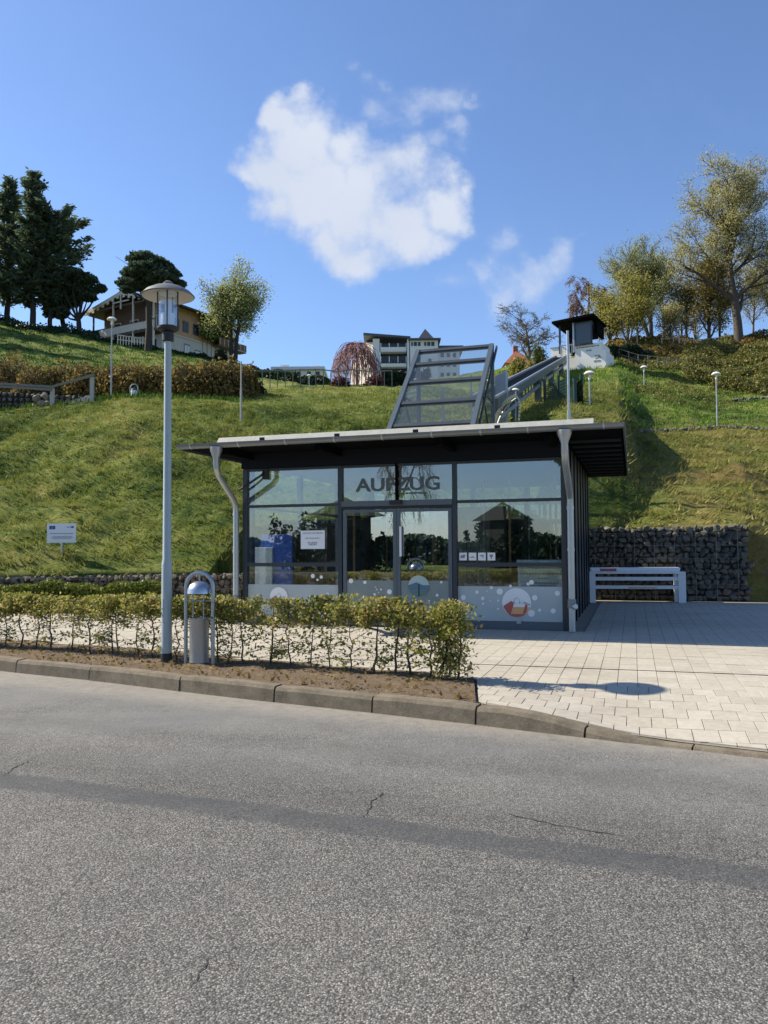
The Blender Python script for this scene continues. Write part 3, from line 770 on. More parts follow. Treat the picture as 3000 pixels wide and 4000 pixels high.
downpipe(.10, -.08, 0, 0); downpipe(6.17, 6.16, 0, 1)
MB().tube([(.46, .02, 3.08), (.43, -.05, 2.98), (.12, -.10, 2.78), (-.02, -.12, 2.70)], .022, 8).build('pipe_strut', 'black', st)
MB().box(.42, .54, -.02, .05, 2.9, 3.1).build('pipe_joint', 'black', st)
# frames
def fr(n, *b, mat='anthracite', parent=None): return MB().box(*b).build(n, mat, parent or st)
UM, LM = 2.385, 1.272
fr('frame_post', 0, .09, 0, .12, ZB, ZT); fr('frame_post', W - .08, W, 0, .12, ZB, ZT)
fr('frame_post', 1.955, 2.03, -.012, .12, ZB, ZT); fr('frame_post', 4.115, 4.185, -.012, .12, ZB, ZT)
fr('mullion', 3.06, 3.11, 0, .10, UM + .05, ZT, mat='black_soffit')
fr('bottom_rail', .09, 1.955, .0, .12, ZB, ZB + .14, mat='shaft_metal'); fr('bottom_rail', 4.185, W - .08, .0, .12, ZB, ZB + .14, mat='shaft_metal')
for x0, x1 in ((.09, 1.955), (4.185, W - .08)):
    fr('transom', x0, x1, .005, .11, UM - .025, UM + .025); fr('transom', x0, x1, .005, .11, LM - .035, LM + .035)
    fr('top_rail', x0, x1, .005, .11, ZT - .04, ZT)
fr('top_rail', 2.03, 4.115, .005, .11, ZT - .04, ZT)
hd = fr('door_header', 2.03, 4.115, -.03, .13, UM - .05, UM + .05, mat='shaft_metal')
fr('header_shadow_gap', 2.03, 4.115, -.005, .12, UM - .10, UM - .052, mat='black')
fr('door_sensor', 2.98, 3.2, -.10, -.032, UM - .03, UM + .05, mat='black')
# panes
def pane(x0, x1, z0, z1, y=.05, mat='glass', n='pane', parent=None):
    return MB().box(x0 + .003, x1 - .003, y, y + .008, z0 + .003, z1 - .003).build(n, mat, parent or st)
for x0, x1 in ((.09, 1.955), (4.185, W - .08)):
    pane(x0, x1, ZB + .14, LM - .035); pane(x0, x1, LM + .035, UM - .025); pane(x0, x1, UM + .025, ZT - .04)
pane(2.03, 3.06, UM + .05, ZT - .04); pane(3.11, 4.115, UM + .05, ZT - .04)
# sliding doors
def door(x0, x1, y, lab):
    d = MB(); w = .065; z0, z1 = ZB + .02, UM - .11
    d.box(x0, x0 + w, y, y + .05, z0, z1); d.box(x1 - w, x1, y, y + .05, z0, z1); d.box(x0 + w, x1 - w, y, y + .05, z1 - .05, z1); d.box(x0 + w, x1 - w, y, y + .05, z0, z0 + .08)
    o = d.build('sliding_door', 'shaft_metal', st); o['label'] = lab
    pane(x0 + w, x1 - w, z0 + .08, z1 - .05, y + .02, 'door_glass', 'door_pane', o)
    return o
dl = door(2.05, 3.08, .0, 'left sliding glass door'); drr = door(3.085, 4.10, .0, 'right sliding glass door')
MB().bar((3.17, -.05, 1.42), (3.17, -.05, 1.96), .035).build('handle', 'lamp_white', drr)
fr('inner_door_jamb', 2.12, 2.2, .5, .56, ZB, 2.4); fr('inner_door_jamb', 2.62, 2.70, .55, .6, ZB, 2.4); fr('inner_door_jamb', 3.98, 4.06, .5, .56, ZB, 2.4)
# frosted film and its dots, stuck on the glass
fl = MB().box(.095, 1.95, .040, .046, ZB + .145, .895).build('frosted_film', 'film', st)
frr = MB().box(4.19, W - .085, .040, .046, ZB + .145, .893).build('frosted_film', 'film', st)
f2 = MB().box(2.12, 3.01, .012, .017, ZB + .11, .985).build('frosted_film', 'door_film', dl)
f3 = MB().box(3.155, 4.03, .012, .017, ZB + .11, .985).build('frosted_film', 'door_film', drr)
def dots(lst, parent, y, mat='sticker_white'):
    for (px, py, rp) in lst:
        x, z = L(px, py, y); r = rp / 3111 * 14
        MB().disc((x, y, z), max(r, .008), .003, 16).build('dot_sticker', mat, parent)
# crop6 coords -> source px: 1700+u*.3617, 2100+v*.3617
def c6(l): return [(1700 + u * .3617, 2100 + v * .3617, r * .3617) for u, v, r in l]
dots(c6([(303, 648, 28), (451, 588, 20), (514, 656, 20), (606, 540, 18), (698, 582, 34), (813, 524, 17), (1040, 482, 24), (1002, 500, 17), (1075, 650, 29), (1320, 602, 27), (1040, 818, 36), (1127, 783, 17), (1275, 792, 27), (597, 680, 9), (680, 680, 12), (678, 770, 12), (518, 712, 12), (560, 580, 7)]), frr, .036)
dots([(1222, 2250, 9), (1255, 2254, 7), (1240, 2265, 5), (1280, 2320, 6), (1235, 2347, 7)], fl, .028)
def c5(l): return [(1250 + u * .3617, 1750 + v * .3617, r * .3617) for u, v, r in l]
dots(c5([(335, 1435, 27), (485, 1450, 20), (750, 1553, 28), (590, 1580, 14), (660, 1528, 11), (600, 1500, 6), (612, 1527, 8), (632, 1560, 7), (325, 1640, 18), (525, 1622, 8)]), f2, .008)
dots(c5([(1310, 1450, 14), (1265, 1590, 16), (1180, 1650, 10)]), f3, .008)
# round pictures
def seg(cx, y, cz, r, z_lo, z_hi, t, mat, parent, wav=0):
    a0, a1 = z_lo / r, z_hi / r; pts = []
    N = 14
    for k in range(N + 1):
        zz = z_lo + (z_hi - z_lo) * k / N; w = math.sqrt(max(0, r * r - zz * zz)); pts.append((w, zz))
    poly = [(cx + w, cz + z) for w, z in pts] + [(cx - w, cz + z) for w, z in reversed(pts)]
    return MB().prism(poly, 'y', y, y - t).build('picture_field', mat, parent)
def beach_picture(px, py, rp, y, parent):
    x, z = L(px, py, y); r = rp / 3111 * 13.9
    o = MB().disc((x, y, z), r, .003, 36).build('round_sticker', 'sticker_white', parent)
    seg(x, y - .004, z, r * .99, -r * .985, -r * .78, .002, 'sticker_red', o)
    seg(x, y - .004, z, r * .97, -r * .77, -r * .30, .002, 'sticker_orange', o)
    MB().prism([(x - r * .93, z - r * .25), (x - r * .35, z + .12 * r), (x - r * .18, z - .05 * r), (x - r * .42, z - .8 * r), (x - .62 * r, z - .72 * r)], 'y', y - .008, y - .010).build('picture_shape', 'sticker_red', o)
    MB().prism([(x + r * .60, z - r * .1), (x + r * .75, z - .15 * r), (x + r * .62, z - .7 * r), (x + .42 * r, z - .8 * r)], 'y', y - .008, y - .010).build('picture_shape', 'sticker_red', o)
    MB().prism([(x - .25 * r, z - .05 * r), (x - .15 * r, z + .25 * r), (x, z + .36 * r), (x + .18 * r, z + .25 * r), (x + .3 * r, z - .05 * r)], 'y', y - .008, y - .010).build('picture_shape', 'sticker_grey', o)
    MB().disc((x + .03 * r, y - .011, z + .12 * r), .17 * r, .002, 16).build('picture_shape', 'sticker_white', o)
    MB().prism([(x + r * .35, z - r * .02), (x + r * .55, z + .08 * r), (x + r * .95, z - .1 * r), (x + .9 * r, z - .2 * r)], 'y', y - .006, y - .0075).build('picture_shape', 'sticker_grey', o)
    return o
beach_picture(2018, 2354, 56, .036, frr); beach_picture(1089, 2331, 41, .028, fl)
x, z = L(1250 + 1066 * .3617, 1750 + 1495 * .3617, .008); r = .195
o = MB().disc((x, .008, z), r, .003, 36).build('round_sticker', 'sticker_sky', f3)
seg(x, .004, z, r * .99, -r * .35, r * .12, .002, 'sticker_sea', o); seg(x, .004, z, r * .985, -r * .98, -r * .36, .002, 'sticker_green', o)
MB().prism([(x - .95 * r, z + .12 * r), (x - .2 * r, z + .38 * r), (x + .4 * r, z + .12 * r)], 'y', .0015, 0).build('picture_shape', 'sticker_sea', o)
MB().box(x - .006, x + .014, -.002, 0, z - .9 * r, z + .2 * r).build('picture_shape', 'black', o)
# small gadgets on the right film bottom
MB().box(5.22, 5.30, -.006, .0, .26, .34).build('lock_plate', 'galv', st)
# lettering
def text(body, size, depth, mat, parent, x, y, z, name='lettering', bold=.0, align='LEFT'):
    cu = bpy.data.curves.new('t', 'FONT'); cu.body = body; cu.size = size; cu.extrude = depth; cu.offset = bold; cu.align_x = align; cu.resolution_u = 3
    ob = bpy.data.objects.new('t', cu); col.objects.link(ob); bpy.context.view_layer.update()
    dg = bpy.context.evaluated_depsgraph_get(); me = bpy.data.meshes.new_from_object(ob.evaluated_get(dg)); bpy.data.objects.remove(ob)
    me.materials.clear(); me.materials.append(M[mat]); xs_ = [v.co.x for v in me.vertices]
    return link(name, me, parent, (x, y, z), (R(90), 0, 0)), max(xs_) - min(xs_)
o_, w_ = text('AUFZUG', .335, .004, 'letter', st, 2.30, .036, 2.618, bold=.007)
o_.scale.x = (3.90 - 2.31) / w_
o2_ = MB()
for k, (fa, fb_) in enumerate(((0, .16), (.18, .34), (.37, .44), (.47, .7), (.73, 1.0))): o2_.box(3.02 + fa * .62, 3.02 + fb_ * .62, .030, .036, 2.545, 2.575)
o2_.build('small_lettering', 'letter', st)
# notice on left pane
def notice(name, px0, py0, px1, py1, y, mat, parent, lines):
    x0, z1 = L(px0, py0, y); x1, z0 = L(px1, py1, y)
    o = MB().box(x0, x1, y - .004, y, z0, z1).build(name, mat, parent); r = random.Random(3)
    for (fz, f0, f1, h) in lines:
        z = z0 + (z1 - z0) * fz; xx = x0 + (x1 - x0) * f0; e = x0 + (x1 - x0) * f1; b = MB()
        while xx < e:
            w = r.uniform(.02, .06) * min(1.0, (x1 - x0)); b.box(xx, min(xx + w, e), y - .0055, y - .0042, z - h / 2, z + h / 2); xx += w + .012
        b.build('print_line', 'print_grey', o)
    return o
nt = notice('paper_notice', 1175, 2073, 1269, 2144, .042, 'sign_white', st, [(.86, .1, .9, .022), (.58, .2, .8, .022), (.34, .3, .7, .03), (.24, .34, .66, .03)])
# four pictogram stickers on right pane
for k in range(4):
    x, z = L(1809 + k * 36.8, 2174, .042); s = .068
    o = MB().bevbox(-s, s, -s, s, 0, .003, .0014).build('pictogram_sticker', 'sticker_white', st, loc=(x, .042, z), rot=(R(90), 0, 0))
    if k == 0: q = MB().box(-.045, .03, -.025, .02, .0035, .005).box(.0, .04, .0, .035, .0035, .0049)
    elif k == 1: q = MB().box(-.045, .045, -.022, -.010, .0035, .005).box(-.02, .02, .0, .012, .0035, .005)
    elif k == 2: q = MB().bar((-.04, .025, .004), (.04, -.025, .004), .012, .002).box(-.01, .035, .01, .03, .0035, .0051)
    else: q = MB().box(-.03, .03, -.005, .035, .0035, .005).box(-.012, .012, -.04, -.008, .0035, .005)
    q.build('pictogram', 'print_grey', o)
# side and back walls
MB().box(W - .10, W, .125, DEP, ZB - .1, 3.395).build('side_wall', 'anthracite', st)
for k in range(8): MB().box(W + .001, W + .02, .12 + k * .95, .18 + k * .95, ZB - .1, 3.39).build('cladding_joint', 'black_soffit', st)
MB().tube([(W + .03, .1, .6), (W + .03, .1, 2.95)], .02, 8).build('conduit', 'black', st)
for k in range(5):
    x = .09 + k * 1.44; fr('back_frame', x, x + .12, DEP - .1, DEP, ZB, 3.15, mat='shaft_metal')
fr('back_frame', .21, W - .1, DEP - .09, DEP - .01, 2.2, 2.28, mat='shaft_metal'); fr('back_frame', .21, W - .1, DEP - .09, DEP - .01, 1.15, 1.2, mat='shaft_metal')
for k in range(4): pane(.21 + k * 1.44, 1.53 + k * 1.44, 1.22, 3.1, DEP - .06, 'clear_glass', 'back_pane')
fr('back_sill', .21, W - .1, DEP - .12, DEP, ZB, 1.15, mat='anthracite')
for k in range(4):
    y = .2 + k * 2.4; fr('side_frame', .0, .10, y, y + .12, ZB, 3.15, mat='shaft_metal')
fr('side_frame', .01, .09, .125, DEP, 2.35, 2.4, mat='shaft_metal')
for k in range(3): pane(.32 + k * 2.4 - .0, 2.6 + k * 2.4, ZB, 2.34, 0, 'clear_glass', 'x') if False else MB().box(.045, .053, .33 + k * 2.4, 2.59 + k * 2.4, ZB, 3.1).build('side_pane', 'clear_glass', st)
# interior
for k, (x, y) in enumerate(((.75, 4.2), (1.5, 5.2), (1.8, 3.4), (2.35, 5.6), (2.9, 3.6), (3.75, 5.0), (4.45, 4.4), (4.75, 5.6), (5.35, 4.6), (5.6, 3.2))):
    MB().box(x, x + .05, y, y + .05, ZB + .02, 3.15).build('inner_column', 'ceiling' if k % 2 else 'orange_wood', st)
c0 = thing('white_cabinet', 'pale grey cabinet standing behind the left window beside the blue panel', 'cabinet', (A0.x, A0.y, 0), TH)
xa, z1 = L(975, 2139, .9); xb, _ = L(1063, 2139, .9)
MB().bevbox(xa, xb, .9, 1.5, ZB + .02, z1, .006).build('body', 'cabinet', c0); MB().box(xa + .02, xb - .02, .888, .897, .75, .76).build('door_gap', 'black', c0)
c1_ = thing('blue_ticket_cabinet', 'tall blue cabinet behind the left window of the station', 'cabinet', (A0.x, A0.y, 0), TH)
xa, z1 = L(1064, 2087, .95); xb, _ = L(1142, 2087, .95)
MB().bevbox(xa, xb, .95, 1.55, ZB + .02, z1, .006).build('body', 'blue_panel', c1_); MB().box(xb - .005, xb + .06, .97, 1.5, ZB + .02, z1 - .01).build('side_panel', 'anthracite', c1_)
c2_ = thing('information_board', 'grey printed information board behind the right window', 'board', (A0.x, A0.y, 0), TH)
o = notice('board', 2022, 2193, 2212, 2345, .25, 'counter', c2_, [(.83, .30, .72, .012), (.68, .06, .98, .032), (.56, .42, .64, .022), (.44, .35, .85, .02), (.37, .30, .80, .014)])
MB().box(*[L(2020, 2193, .25)[0], L(2214, 2193, .25)[0]], .18, .34, L(2020, 2199, .25)[1], L(2020, 2187, .25)[1]).build('board_rail', 'cabinet', c2_)
pl = thing('potted_grass', 'spiky grass plant standing behind the information board', 'plant', (A0.x, A0.y, 0), TH)
b = MB(); r = random.Random(5); x0, _ = L(2140, 2190, .5)
for k in range(46):
    x = x0 + r.uniform(-.32, .3); a = r.uniform(-.35, .35); h = r.uniform(.35, .75)
    b.bar((x, .5 + r.uniform(-.1, .1), 1.25), (x + a * h, .5 + r.uniform(-.2, .2), 1.25 + h), .014, .004)
b.build('blades', 'dark_hedge', pl); MB().box(x0 - .4, x0 + .32, .38, .75, .9, 1.26).build('trough', 'black', pl)
bn = thing('waiting_bench', 'dark waiting bench inside the station behind the right window', 'bench', (A0.x, A0.y, 0), TH)
MB().box(4.3, 5.1, 2.5, 2.9, .55, .6).build('seat', 'orange_wood', bn); MB().box(4.3, 5.1, 2.9, 2.94, .7, 1.05).build('backrest', 'dark_wood', bn)
for x in (4.35, 5.0): MB().box(x, x + .05, 2.55, 2.85, ZB, .55).build('leg', 'black', bn)
lf = thing('lift_door_front', 'dark lift doors inside the station at the back', 'lift door', (A0.x, A0.y, 0), TH)
MB().box(2.1, 4.1, 6.3, 6.4, ZB, 2.6).build('surround', 'anthracite', lf); MB().box(2.5, 3.08, 6.27, 6.295, ZB, 2.25).build('door_leaf', 'gutter', lf); MB().box(3.1, 3.7, 6.27, 6.295, ZB, 2.25).build('door_leaf', 'gutter', lf)

# ------------------------------------------------------------------ inclined lift shaft behind the roof
sh = thing('lift_shaft', 'sloping grey framed glass lift shaft rising behind the station roof', 'lift shaft', (A0.x, A0.y, 0), TH)
sx0, sx1, SY0, SZ0, SY1, SZ1 = .36, 2.86, 6.9, 3.50, 12.0, 8.18
slope = (SZ1 - SZ0) / (SY1 - SY0); SD = Vector((0, SY1 - SY0, SZ1 - SZ0)).normalized()
def onslope(t): return (SY0 + (SY1 - SY0) * t, SZ0 + (SZ1 - SZ0) * t)
for x in (sx0, sx1):
    MB().bar((x, SY0, SZ0), (x, SY1, SZ1), .14, .16).build('sloping_rail', 'shaft_metal', sh)
    MB().bar((x, SY1, 2.3), (x, SY1, SZ1 + .04), .12, .12).build('rear_post', 'shaft_metal', sh)
MB().bar((sx1 + .12, SY0 + .25, SZ0), (sx1 + .12, SY1 + .25, SZ1), .05, .10).build('side_rail', 'anthracite', sh)
for k, t in enumerate((.35, .525, .70, .865, .99)):
    y, z = onslope(t); MB().bar((sx0 + .08, y, z), (sx1 - .08, y, z), .15, .11, (0, -SD.z, SD.y)).build('crossbar', 'frame_dark', sh)
    if k:
        y, z = onslope(pt + .012); y2, z2 = onslope(t - .012)
        MB().hexa([(sx0 + .08, y, z), (sx1 - .08, y, z), (sx1 - .08, y2, z2), (sx0 + .08, y2, z2)] + [(a, b - .01, c + .01) for a, b, c in [(sx0 + .08, y, z), (sx1 - .08, y, z), (sx1 - .08, y2, z2), (sx0 + .08, y2, z2)]]).build('pane', 'shaft_glass', sh)
    pt = t
for x in (sx0, sx1):
    MB().prism([(SY0 + .5, SZ0), (SY1 - .08, SZ1 - .35), (SY1 - .08, SZ0)], 'x', x - .004, x + .004).build('side_pane', 'shaft_glass', sh)
    y, z = onslope(.62); MB().bar((x, y, z - .1), (x, SY1, z - .1), .05).build('side_brace', 'green_metal', sh); MB().bar((x, SY1, 4.4), (x, y, z), .05).build('side_brace', 'green_metal', sh)
MB().bar((1.2, SY1, 3), (1.2, SY1, 6.9), .07).build('inner_post', 'galv', sh); MB().bar((2.1, SY1 + .3, 3), (2.1, SY1 + .3, 7.3), .05).build('inner_post', 'galv', sh)

# ------------------------------------------------------------------ track up to the hill station
tk = thing('lift_track', 'long sloping grey steel lift track climbing to the hilltop station', 'track', (A0.x, A0.y, 0), TH)
def T(f, dx=0, dz=0):    # f 0..1 along the track
    y = 12.6 + (60 - 12.6) * f; a = (2.72, 6.35); b = (1.66, 18.75)
    return Vector((a[0] + (b[0] - a[0]) * f + dx, y, a[1] + (b[1] - a[1]) * f + dz))
MB().bar(T(0, .15), T(1, .15), .16, .34).build('box_girder', 'shaft_metal', tk)
MB().bar(T(.03, -.85), T(1, -.85), .16, .34).build('box_girder', 'frame_dark', tk)
MB().bar(T(.02, .22, -.5), T(1, .22, -.4), .10, .16).build('lower_chord', 'galv', tk)
for k in range(34): MB().bar(T((k + .5) / 35, .22, -.45), T((k + 1) / 35, .18, -.1), .05).build('lattice_brace', 'shaft_metal', tk)
MB().bar(T(0, .15, .22), T(1, .15, .22), .09, .09).build('running_rail', 'galv', tk); MB().bar(T(.03, -.85, .22), T(1, -.85, .22), .09, .09).build('running_rail', 'galv', tk)
MB().bar(T(.03, -.35, .02), T(1, -.35, .02), .8, .05).build('walkway', 'anthracite', tk)
for k in range(40): MB().bar(T(.03 + k / 41.5, -.8, .07), T(.03 + k / 41.5, .1, .07), .12, .05).build('sleeper', 'anthracite', tk)
for f in (.12, .34, .55, .78):
    p = T(f); w = Vector((A0.x, A0.y)) + UX * p.x + VX * p.y; g = H(w.x, w.y) - .3
    if g < p.z - .4:
        for dx in (.15, -.85): MB().bar((p.x + dx, p.y, g), (p.x + dx, p.y, p.z - .2), .34, .30, (0, 1, 0)).build('pier', 'shaft_metal', tk)
# energy chain
ch = thing('cable_chain', 'curved cream cable chain hanging in an arc below the lift track', 'cable chain', (A0.x, A0.y, 0), TH)
cp = [(1928, 1655), (1938, 1628), (1951, 1602), (1966, 1580), (1984, 1562), (2004, 1548), (2020, 1548), (2028, 1565), (2030, 1600), (2026, 1645)]
P3 = []
for (px, py) in cp:
    x, z = L(px, py, 13.5); P3.append(Vector((x, 13.5, z)))
MB().tube([p + Vector((.1, .12, -.05)) for p in P3[:6]], .035, 6).build('guide_arc', 'galv', ch)
for i in range(len(P3) - 1):
    nseg = 3
    for k in range(nseg):
        a = P3[i].lerp(P3[i + 1], (k + .12) / nseg); b = P3[i].lerp(P3[i + 1], (k + .88) / nseg)
        MB().bar(a, b, .11 if i < 6 else .06, .10 if i < 6 else .05).build('chain_link', 'beads', ch)

# hill station
hs = thing('hill_station', 'white hilltop lift station with black flat canopy at the end of the track', 'station building', (A0.x, A0.y, 0), TH)
YS = 60.0
def S(px, py, yl=YS): return L(px, py, yl)
xl, _ = S(2147, 1400); xr, _ = S(2370, 1400); zb = S(2250, 1452)[1] - .8; zt = S(2147, 1357)[1]; xd0, _ = S(2193, 1400); xd1, _ = S(2246, 1400); zr = S(2300, 1345)[1]
wl = MB().box(xl, xd0, YS, YS + 3, zb, zt).box(xd1, xr - .35, YS, YS + 3, zb, zr).box(xr - .35, xr, YS, YS + 3, zb, S(2370, 1372)[1]).box(xd0, xd1, YS + .4, YS + 4, zb, S(2200, 1395)[1]).box(xd0, xd1, YS, YS + .4, zb, S(2200, 1402)[1]).build('wall', 'render_white', hs)
MB().box(xl - .04, xd0 + .04, YS - .06, YS + 4, zt + .005, zt + .09).build('coping', 'galv', wl)
# canopy
zc = S(2250, 1258)[1]; cx0, _ = S(2160, 1252, YS - 1); cx1, _ = S(2330, 1252, YS - 1)
MB().hexa([(cx0, YS - 1, zc - .1), (cx1, YS - 1, zc + .12), (cx1 + .1, YS + 3.4, zc + .05), (cx0 + .2, YS + 3.4, zc - .25), (cx0, YS - 1, zc + .1), (cx1, YS - 1, zc + .32), (cx1 + .1, YS + 3.4, zc + .25), (cx0 + .2, YS + 3.4, zc - .05)]).build('canopy_roof', 'black_soffit', hs)
MB().box(cx0 + .4, xd1 + .4, YS + 3.0, YS + 3.1, zt - .2, zc - .1).build('rear_wall', 'black_soffit', hs)
MB().box(S(2320, 1300)[0], cx1 - .05, YS + .4, YS + 3.0, zr + 1.0, zc + .05).build('side_panel', 'black_soffit', hs)
for px in (2184, 2240):
    x, _ = S(px, 1300); MB().box(x - .08, x + .08, YS - .1, YS + .06, zt - .6, zc).build('canopy_post', 'anthracite' if px == 2184 else 'galv', hs)
gx0, gz1 = S(2246, 1263); gx1, gz0 = S(2318, 1347)
cb = MB().box(gx0, gx1, YS - .25, YS + 2.4, gz0, gz0 + .12).box(gx0, gx1, YS - .25, YS + 2.4, gz1 - .12, gz1).box(gx0, gx0 + .1, YS - .25, YS - .1, gz0 + .12, gz1 - .12).box(gx1 - .1, gx1, YS - .25, YS - .1, gz0 + .12, gz1 - .12).build('lift_cabin', 'anthracite', hs)
MB().box(gx0 + .1, gx1 - .1, YS - .2, YS - .17, gz0 + .12, gz1 - .12).build('cabin_window', 'reflection_tint_glass', cb)
MB().box(gx0 + .1, gx1 - .1, YS + 2.3, YS + 2.35, gz0 + 1.0, gz1 - .12).build('cabin_window', 'window_dark', cb)
MB().box(gx0 + .15, gx1 - .1, YS - .12, YS - .08, gz0 + .15, gz0 + .75).build('cabin_panel', 'cabinet', cb)
nx, nz = S(2263, 1358); 
for (px0, px1, py, h) in ((2252, 2345, 1360, .10), (2292, 2312, 1372, .12), (2325, 2345, 1393, .10), (2322, 2350, 1414, .14)):
    a, z = S(px0, py); b_, _ = S(px1, py); mm = MB(); xx = a; rr = random.Random(px0)
    while xx < b_:
        w = rr.uniform(.12, .3); mm.box(xx, min(b_, xx + w), YS - .02, YS - .002, z - h / 2, z + h / 2); xx += w + .06
    mm.build('wall_lettering', 'print_grey', wl)
ax, az = S(2330, 1400); MB().prism([(ax - .1, az - .1), (ax + .35, az + .15), (ax + .55, az - .1), (ax + .3, az - .02)], 'y', YS - .02, YS - .002).build('wall_logo', 'print_grey', wl)
MB().tube([(S(2190, 1340)[0], YS - .6, S(2190, 1352)[1]), (S(2243, 1340)[0], YS - .6, S(2243, 1352)[1])], .04, 6).build('railing', 'galv', hs)
for k in range(6):
    a = S(2195 + k * 9, 1350); MB().bar((a[0], YS - .6, S(2200, 1395)[1]), (a[0], YS - .6, S(2200, 1350)[1]), .04).build('railing_bar', 'galv', hs)
pv0 = Vector((2.7, YS, 0)); bl_ = Matrix.Translation((A0.x, A0.y, 0)) @ Matrix.Rotation(TH, 4, 'Z') @ Matrix.Translation(pv0) @ Matrix.Rotation(R(-12), 4, 'Z') @ Matrix.Translation(-pv0)
hs.location = bl_.to_translation(); hs.rotation_euler = (0, 0, TH + R(-12))
# corrugated side screen near the shaft
x0, z0 = L(1935, 1560, 15); x1, z1 = L(1975, 1450, 15); sc_ = thing('metal_screen', 'ribbed light grey metal screen between the glass shaft and the bushes', 'screen', (A0.x, A0.y, 0), TH)
zt0 = L(1925, 1470, 15)[1]
m = MB(); N = 22
for k in range(N):
    xa = x0 + (x1 - x0) * k / N; xb = x0 + (x1 - x0) * (k + .6) / N; zz = zt0 + (z1 - zt0) * k / N; m.box(xa, xb, 14.96, 15.04, z0 - 1.2, zz)
m.box(x0, x1, 15.0, 15.02, z0 - 1.2, zt0); m.build('ribbed_sheet', 'galv', sc_); MB().box(x1, x1 + .07, 14.95, 15.05, z0 - 1.5, z1 + .02).build('post', 'galv', sc_)

# ------------------------------------------------------------------ street lamp in front
def make_lamp(h, simple=False, k=1.0):
    root = thing('street_lamp', 'x', 'street lamp')
    if simple:
        MB().tube([(0, 0, -.3), (0, 0, h - .5 * k)], [.05 * k, .04 * k], 8).build('pole', 'painted_pole', root, smooth=True)
        MB().lathe([(.06 * k, -.48 * k), (.07 * k, -.14 * k)], 10, (0, 0, h)).build('glass', 'lamp_white', root)
        MB().lathe([(.05 * k, -.20 * k), (.27 * k, -.19 * k), (.285 * k, -.14 * k), (.18 * k, -.04 * k), (.03 * k, 0)], 16, (0, 0, h)).build('shade', 'lamp_white', root, smooth=True)
        return root
    p = MB().tube([(0, 0, -.2), (0, 0, 1.26), (0, 0, 1.30), (0, 0, 1.33), (0, 0, h - .70)], [.067, .064, .062, .053, .043], 20).build('pole', 'painted_pole', root, smooth=True)
    MB().tube([(0, 0, -.05), (0, 0, .17)], [.070, .069], 20).build('base_band', 'black', p, smooth=True)
    MB().box(-.03, .03, -.070, -.060, .55, .85).build('access_door', 'painted_pole', p)
    MB().lathe([(.05, -.76), (.072, -.75), (.074, -.645), (.06, -.64)], 20, (0, 0, h)).build('collar', 'black', root, smooth=True)
    MB().lathe([(.06, -.64), (.115, -.62), (.135, -.60), (.137, -.575), (.115, -.565), (.06, -.57)], 28, (0, 0, h)).build('lantern_tray', 'black', root, smooth=True)
    MB().lathe([(.118, -.57), (.118, -.13), (.115, -.13), (.115, -.57)], 32, (0, 0, h)).build('glass_cylinder', 'clear_glass', root, smooth=True)
    MB().lathe([(.088, -.565), (.09, -.44), (.082, -.40), (.03, -.39)], 20, (-.008, 0, h)).build('lamp_holder', 'lamp_white', root, smooth=True)
    MB().lathe([(.04, -.39), (.045, -.28), (.03, -.22)], 14, (0, 0, h)).build('bulb', 'lamp_white', root, smooth=True)
    for a in (195, 280, 350, 80):
        c, s = math.cos(R(a)) * .131, math.sin(R(a)) * .131; MB().tube([(c, s, h - .58), (c, s, h - .13)], .009, 8).build('rod', 'anthracite', root)
    sh_ = MB().lathe([(.03, -.118), (.15, -.122), (.325, -.182), (.333, -.172), (.28, -.118), (.19, -.070), (.15, -.055), (.05, -.03)], 36, (0, 0, h)).build('shade', 'shade_top', root, smooth=True)
    MB().lathe([(.122, -.126), (.316, -.186), (.319, -.183), (.15, -.124), (.122, -.123)], 36, (0, 0, h)).build('shade_lining', 'shade_under', sh_, smooth=True)
    MB().lathe([(.055, -.04), (.06, .0), (.03, .02)], 14, (0, 0, h)).build('finial', 'shade_top', sh_)
    MB().lathe([(.02, 0), (.12, 0), (.12, .02), (.02, .02)], 24, (0, 0, h - .15)).build('reflector', 'lamp_white', sh_)
    return root
lp = make_lamp(4.86); b_ = gp(650, 2604, .12); lp.location = (b_.x, b_.y, .12)
tag(lp, 'tall grey street lamp with mushroom shade standing in the kerbside hedge', group=None); del_ = None

# waste bin with hoop
wb = thing('waste_bin', 'round steel litter bin under a tall arched hoop in the hedge', 'litter bin', (gp(778, 2612, .12).x, gp(778, 2612, .12).y, .12), R(-20))
pts = [(-.175, 0, -.05), (-.175, 0, 1.0)] + [(-.175 * math.cos(math.pi * k / 12), 0, 1.0 + .175 * math.sin(math.pi * k / 12)) for k in range(1, 12)] + [(.175, 0, 1.0), (.175, 0, -.05)]
pts = [(x * 1.1, y, z * 1.0) for x, y, z in pts]
MB().tube(pts, .024, 12).build('hoop', 'galv', wb, smooth=True)
hd_ = MB().lathe([(.152, .0), (.146, .05), (.118, .105), (.07, .14), (.015, .152)], 28, (0, 0, .92)).build('hood', 'steel_hood', wb, smooth=True)
MB().tube([(0, 0, 1.06), (0, 0, 1.18)], .01, 8).build('hood_rod', 'galv', hd_)
MB().lathe([(.112, .02), (.118, .02), (.118, .545), (.128, .56), (.114, .56), (.108, .08)], 26, (0, .0, .06)).build('bin_body', 'galv', wb, smooth=True)
for z in (.60, .83): MB().tube([(-.19, 0, z), (.19, 0, z)], .010, 8).build('crossbar', 'galv', wb)
for x in (-.075, .075): MB().tube([(x, -.02, .60), (x, -.02, .92)], .008, 6).build('hanger', 'galv', wb)

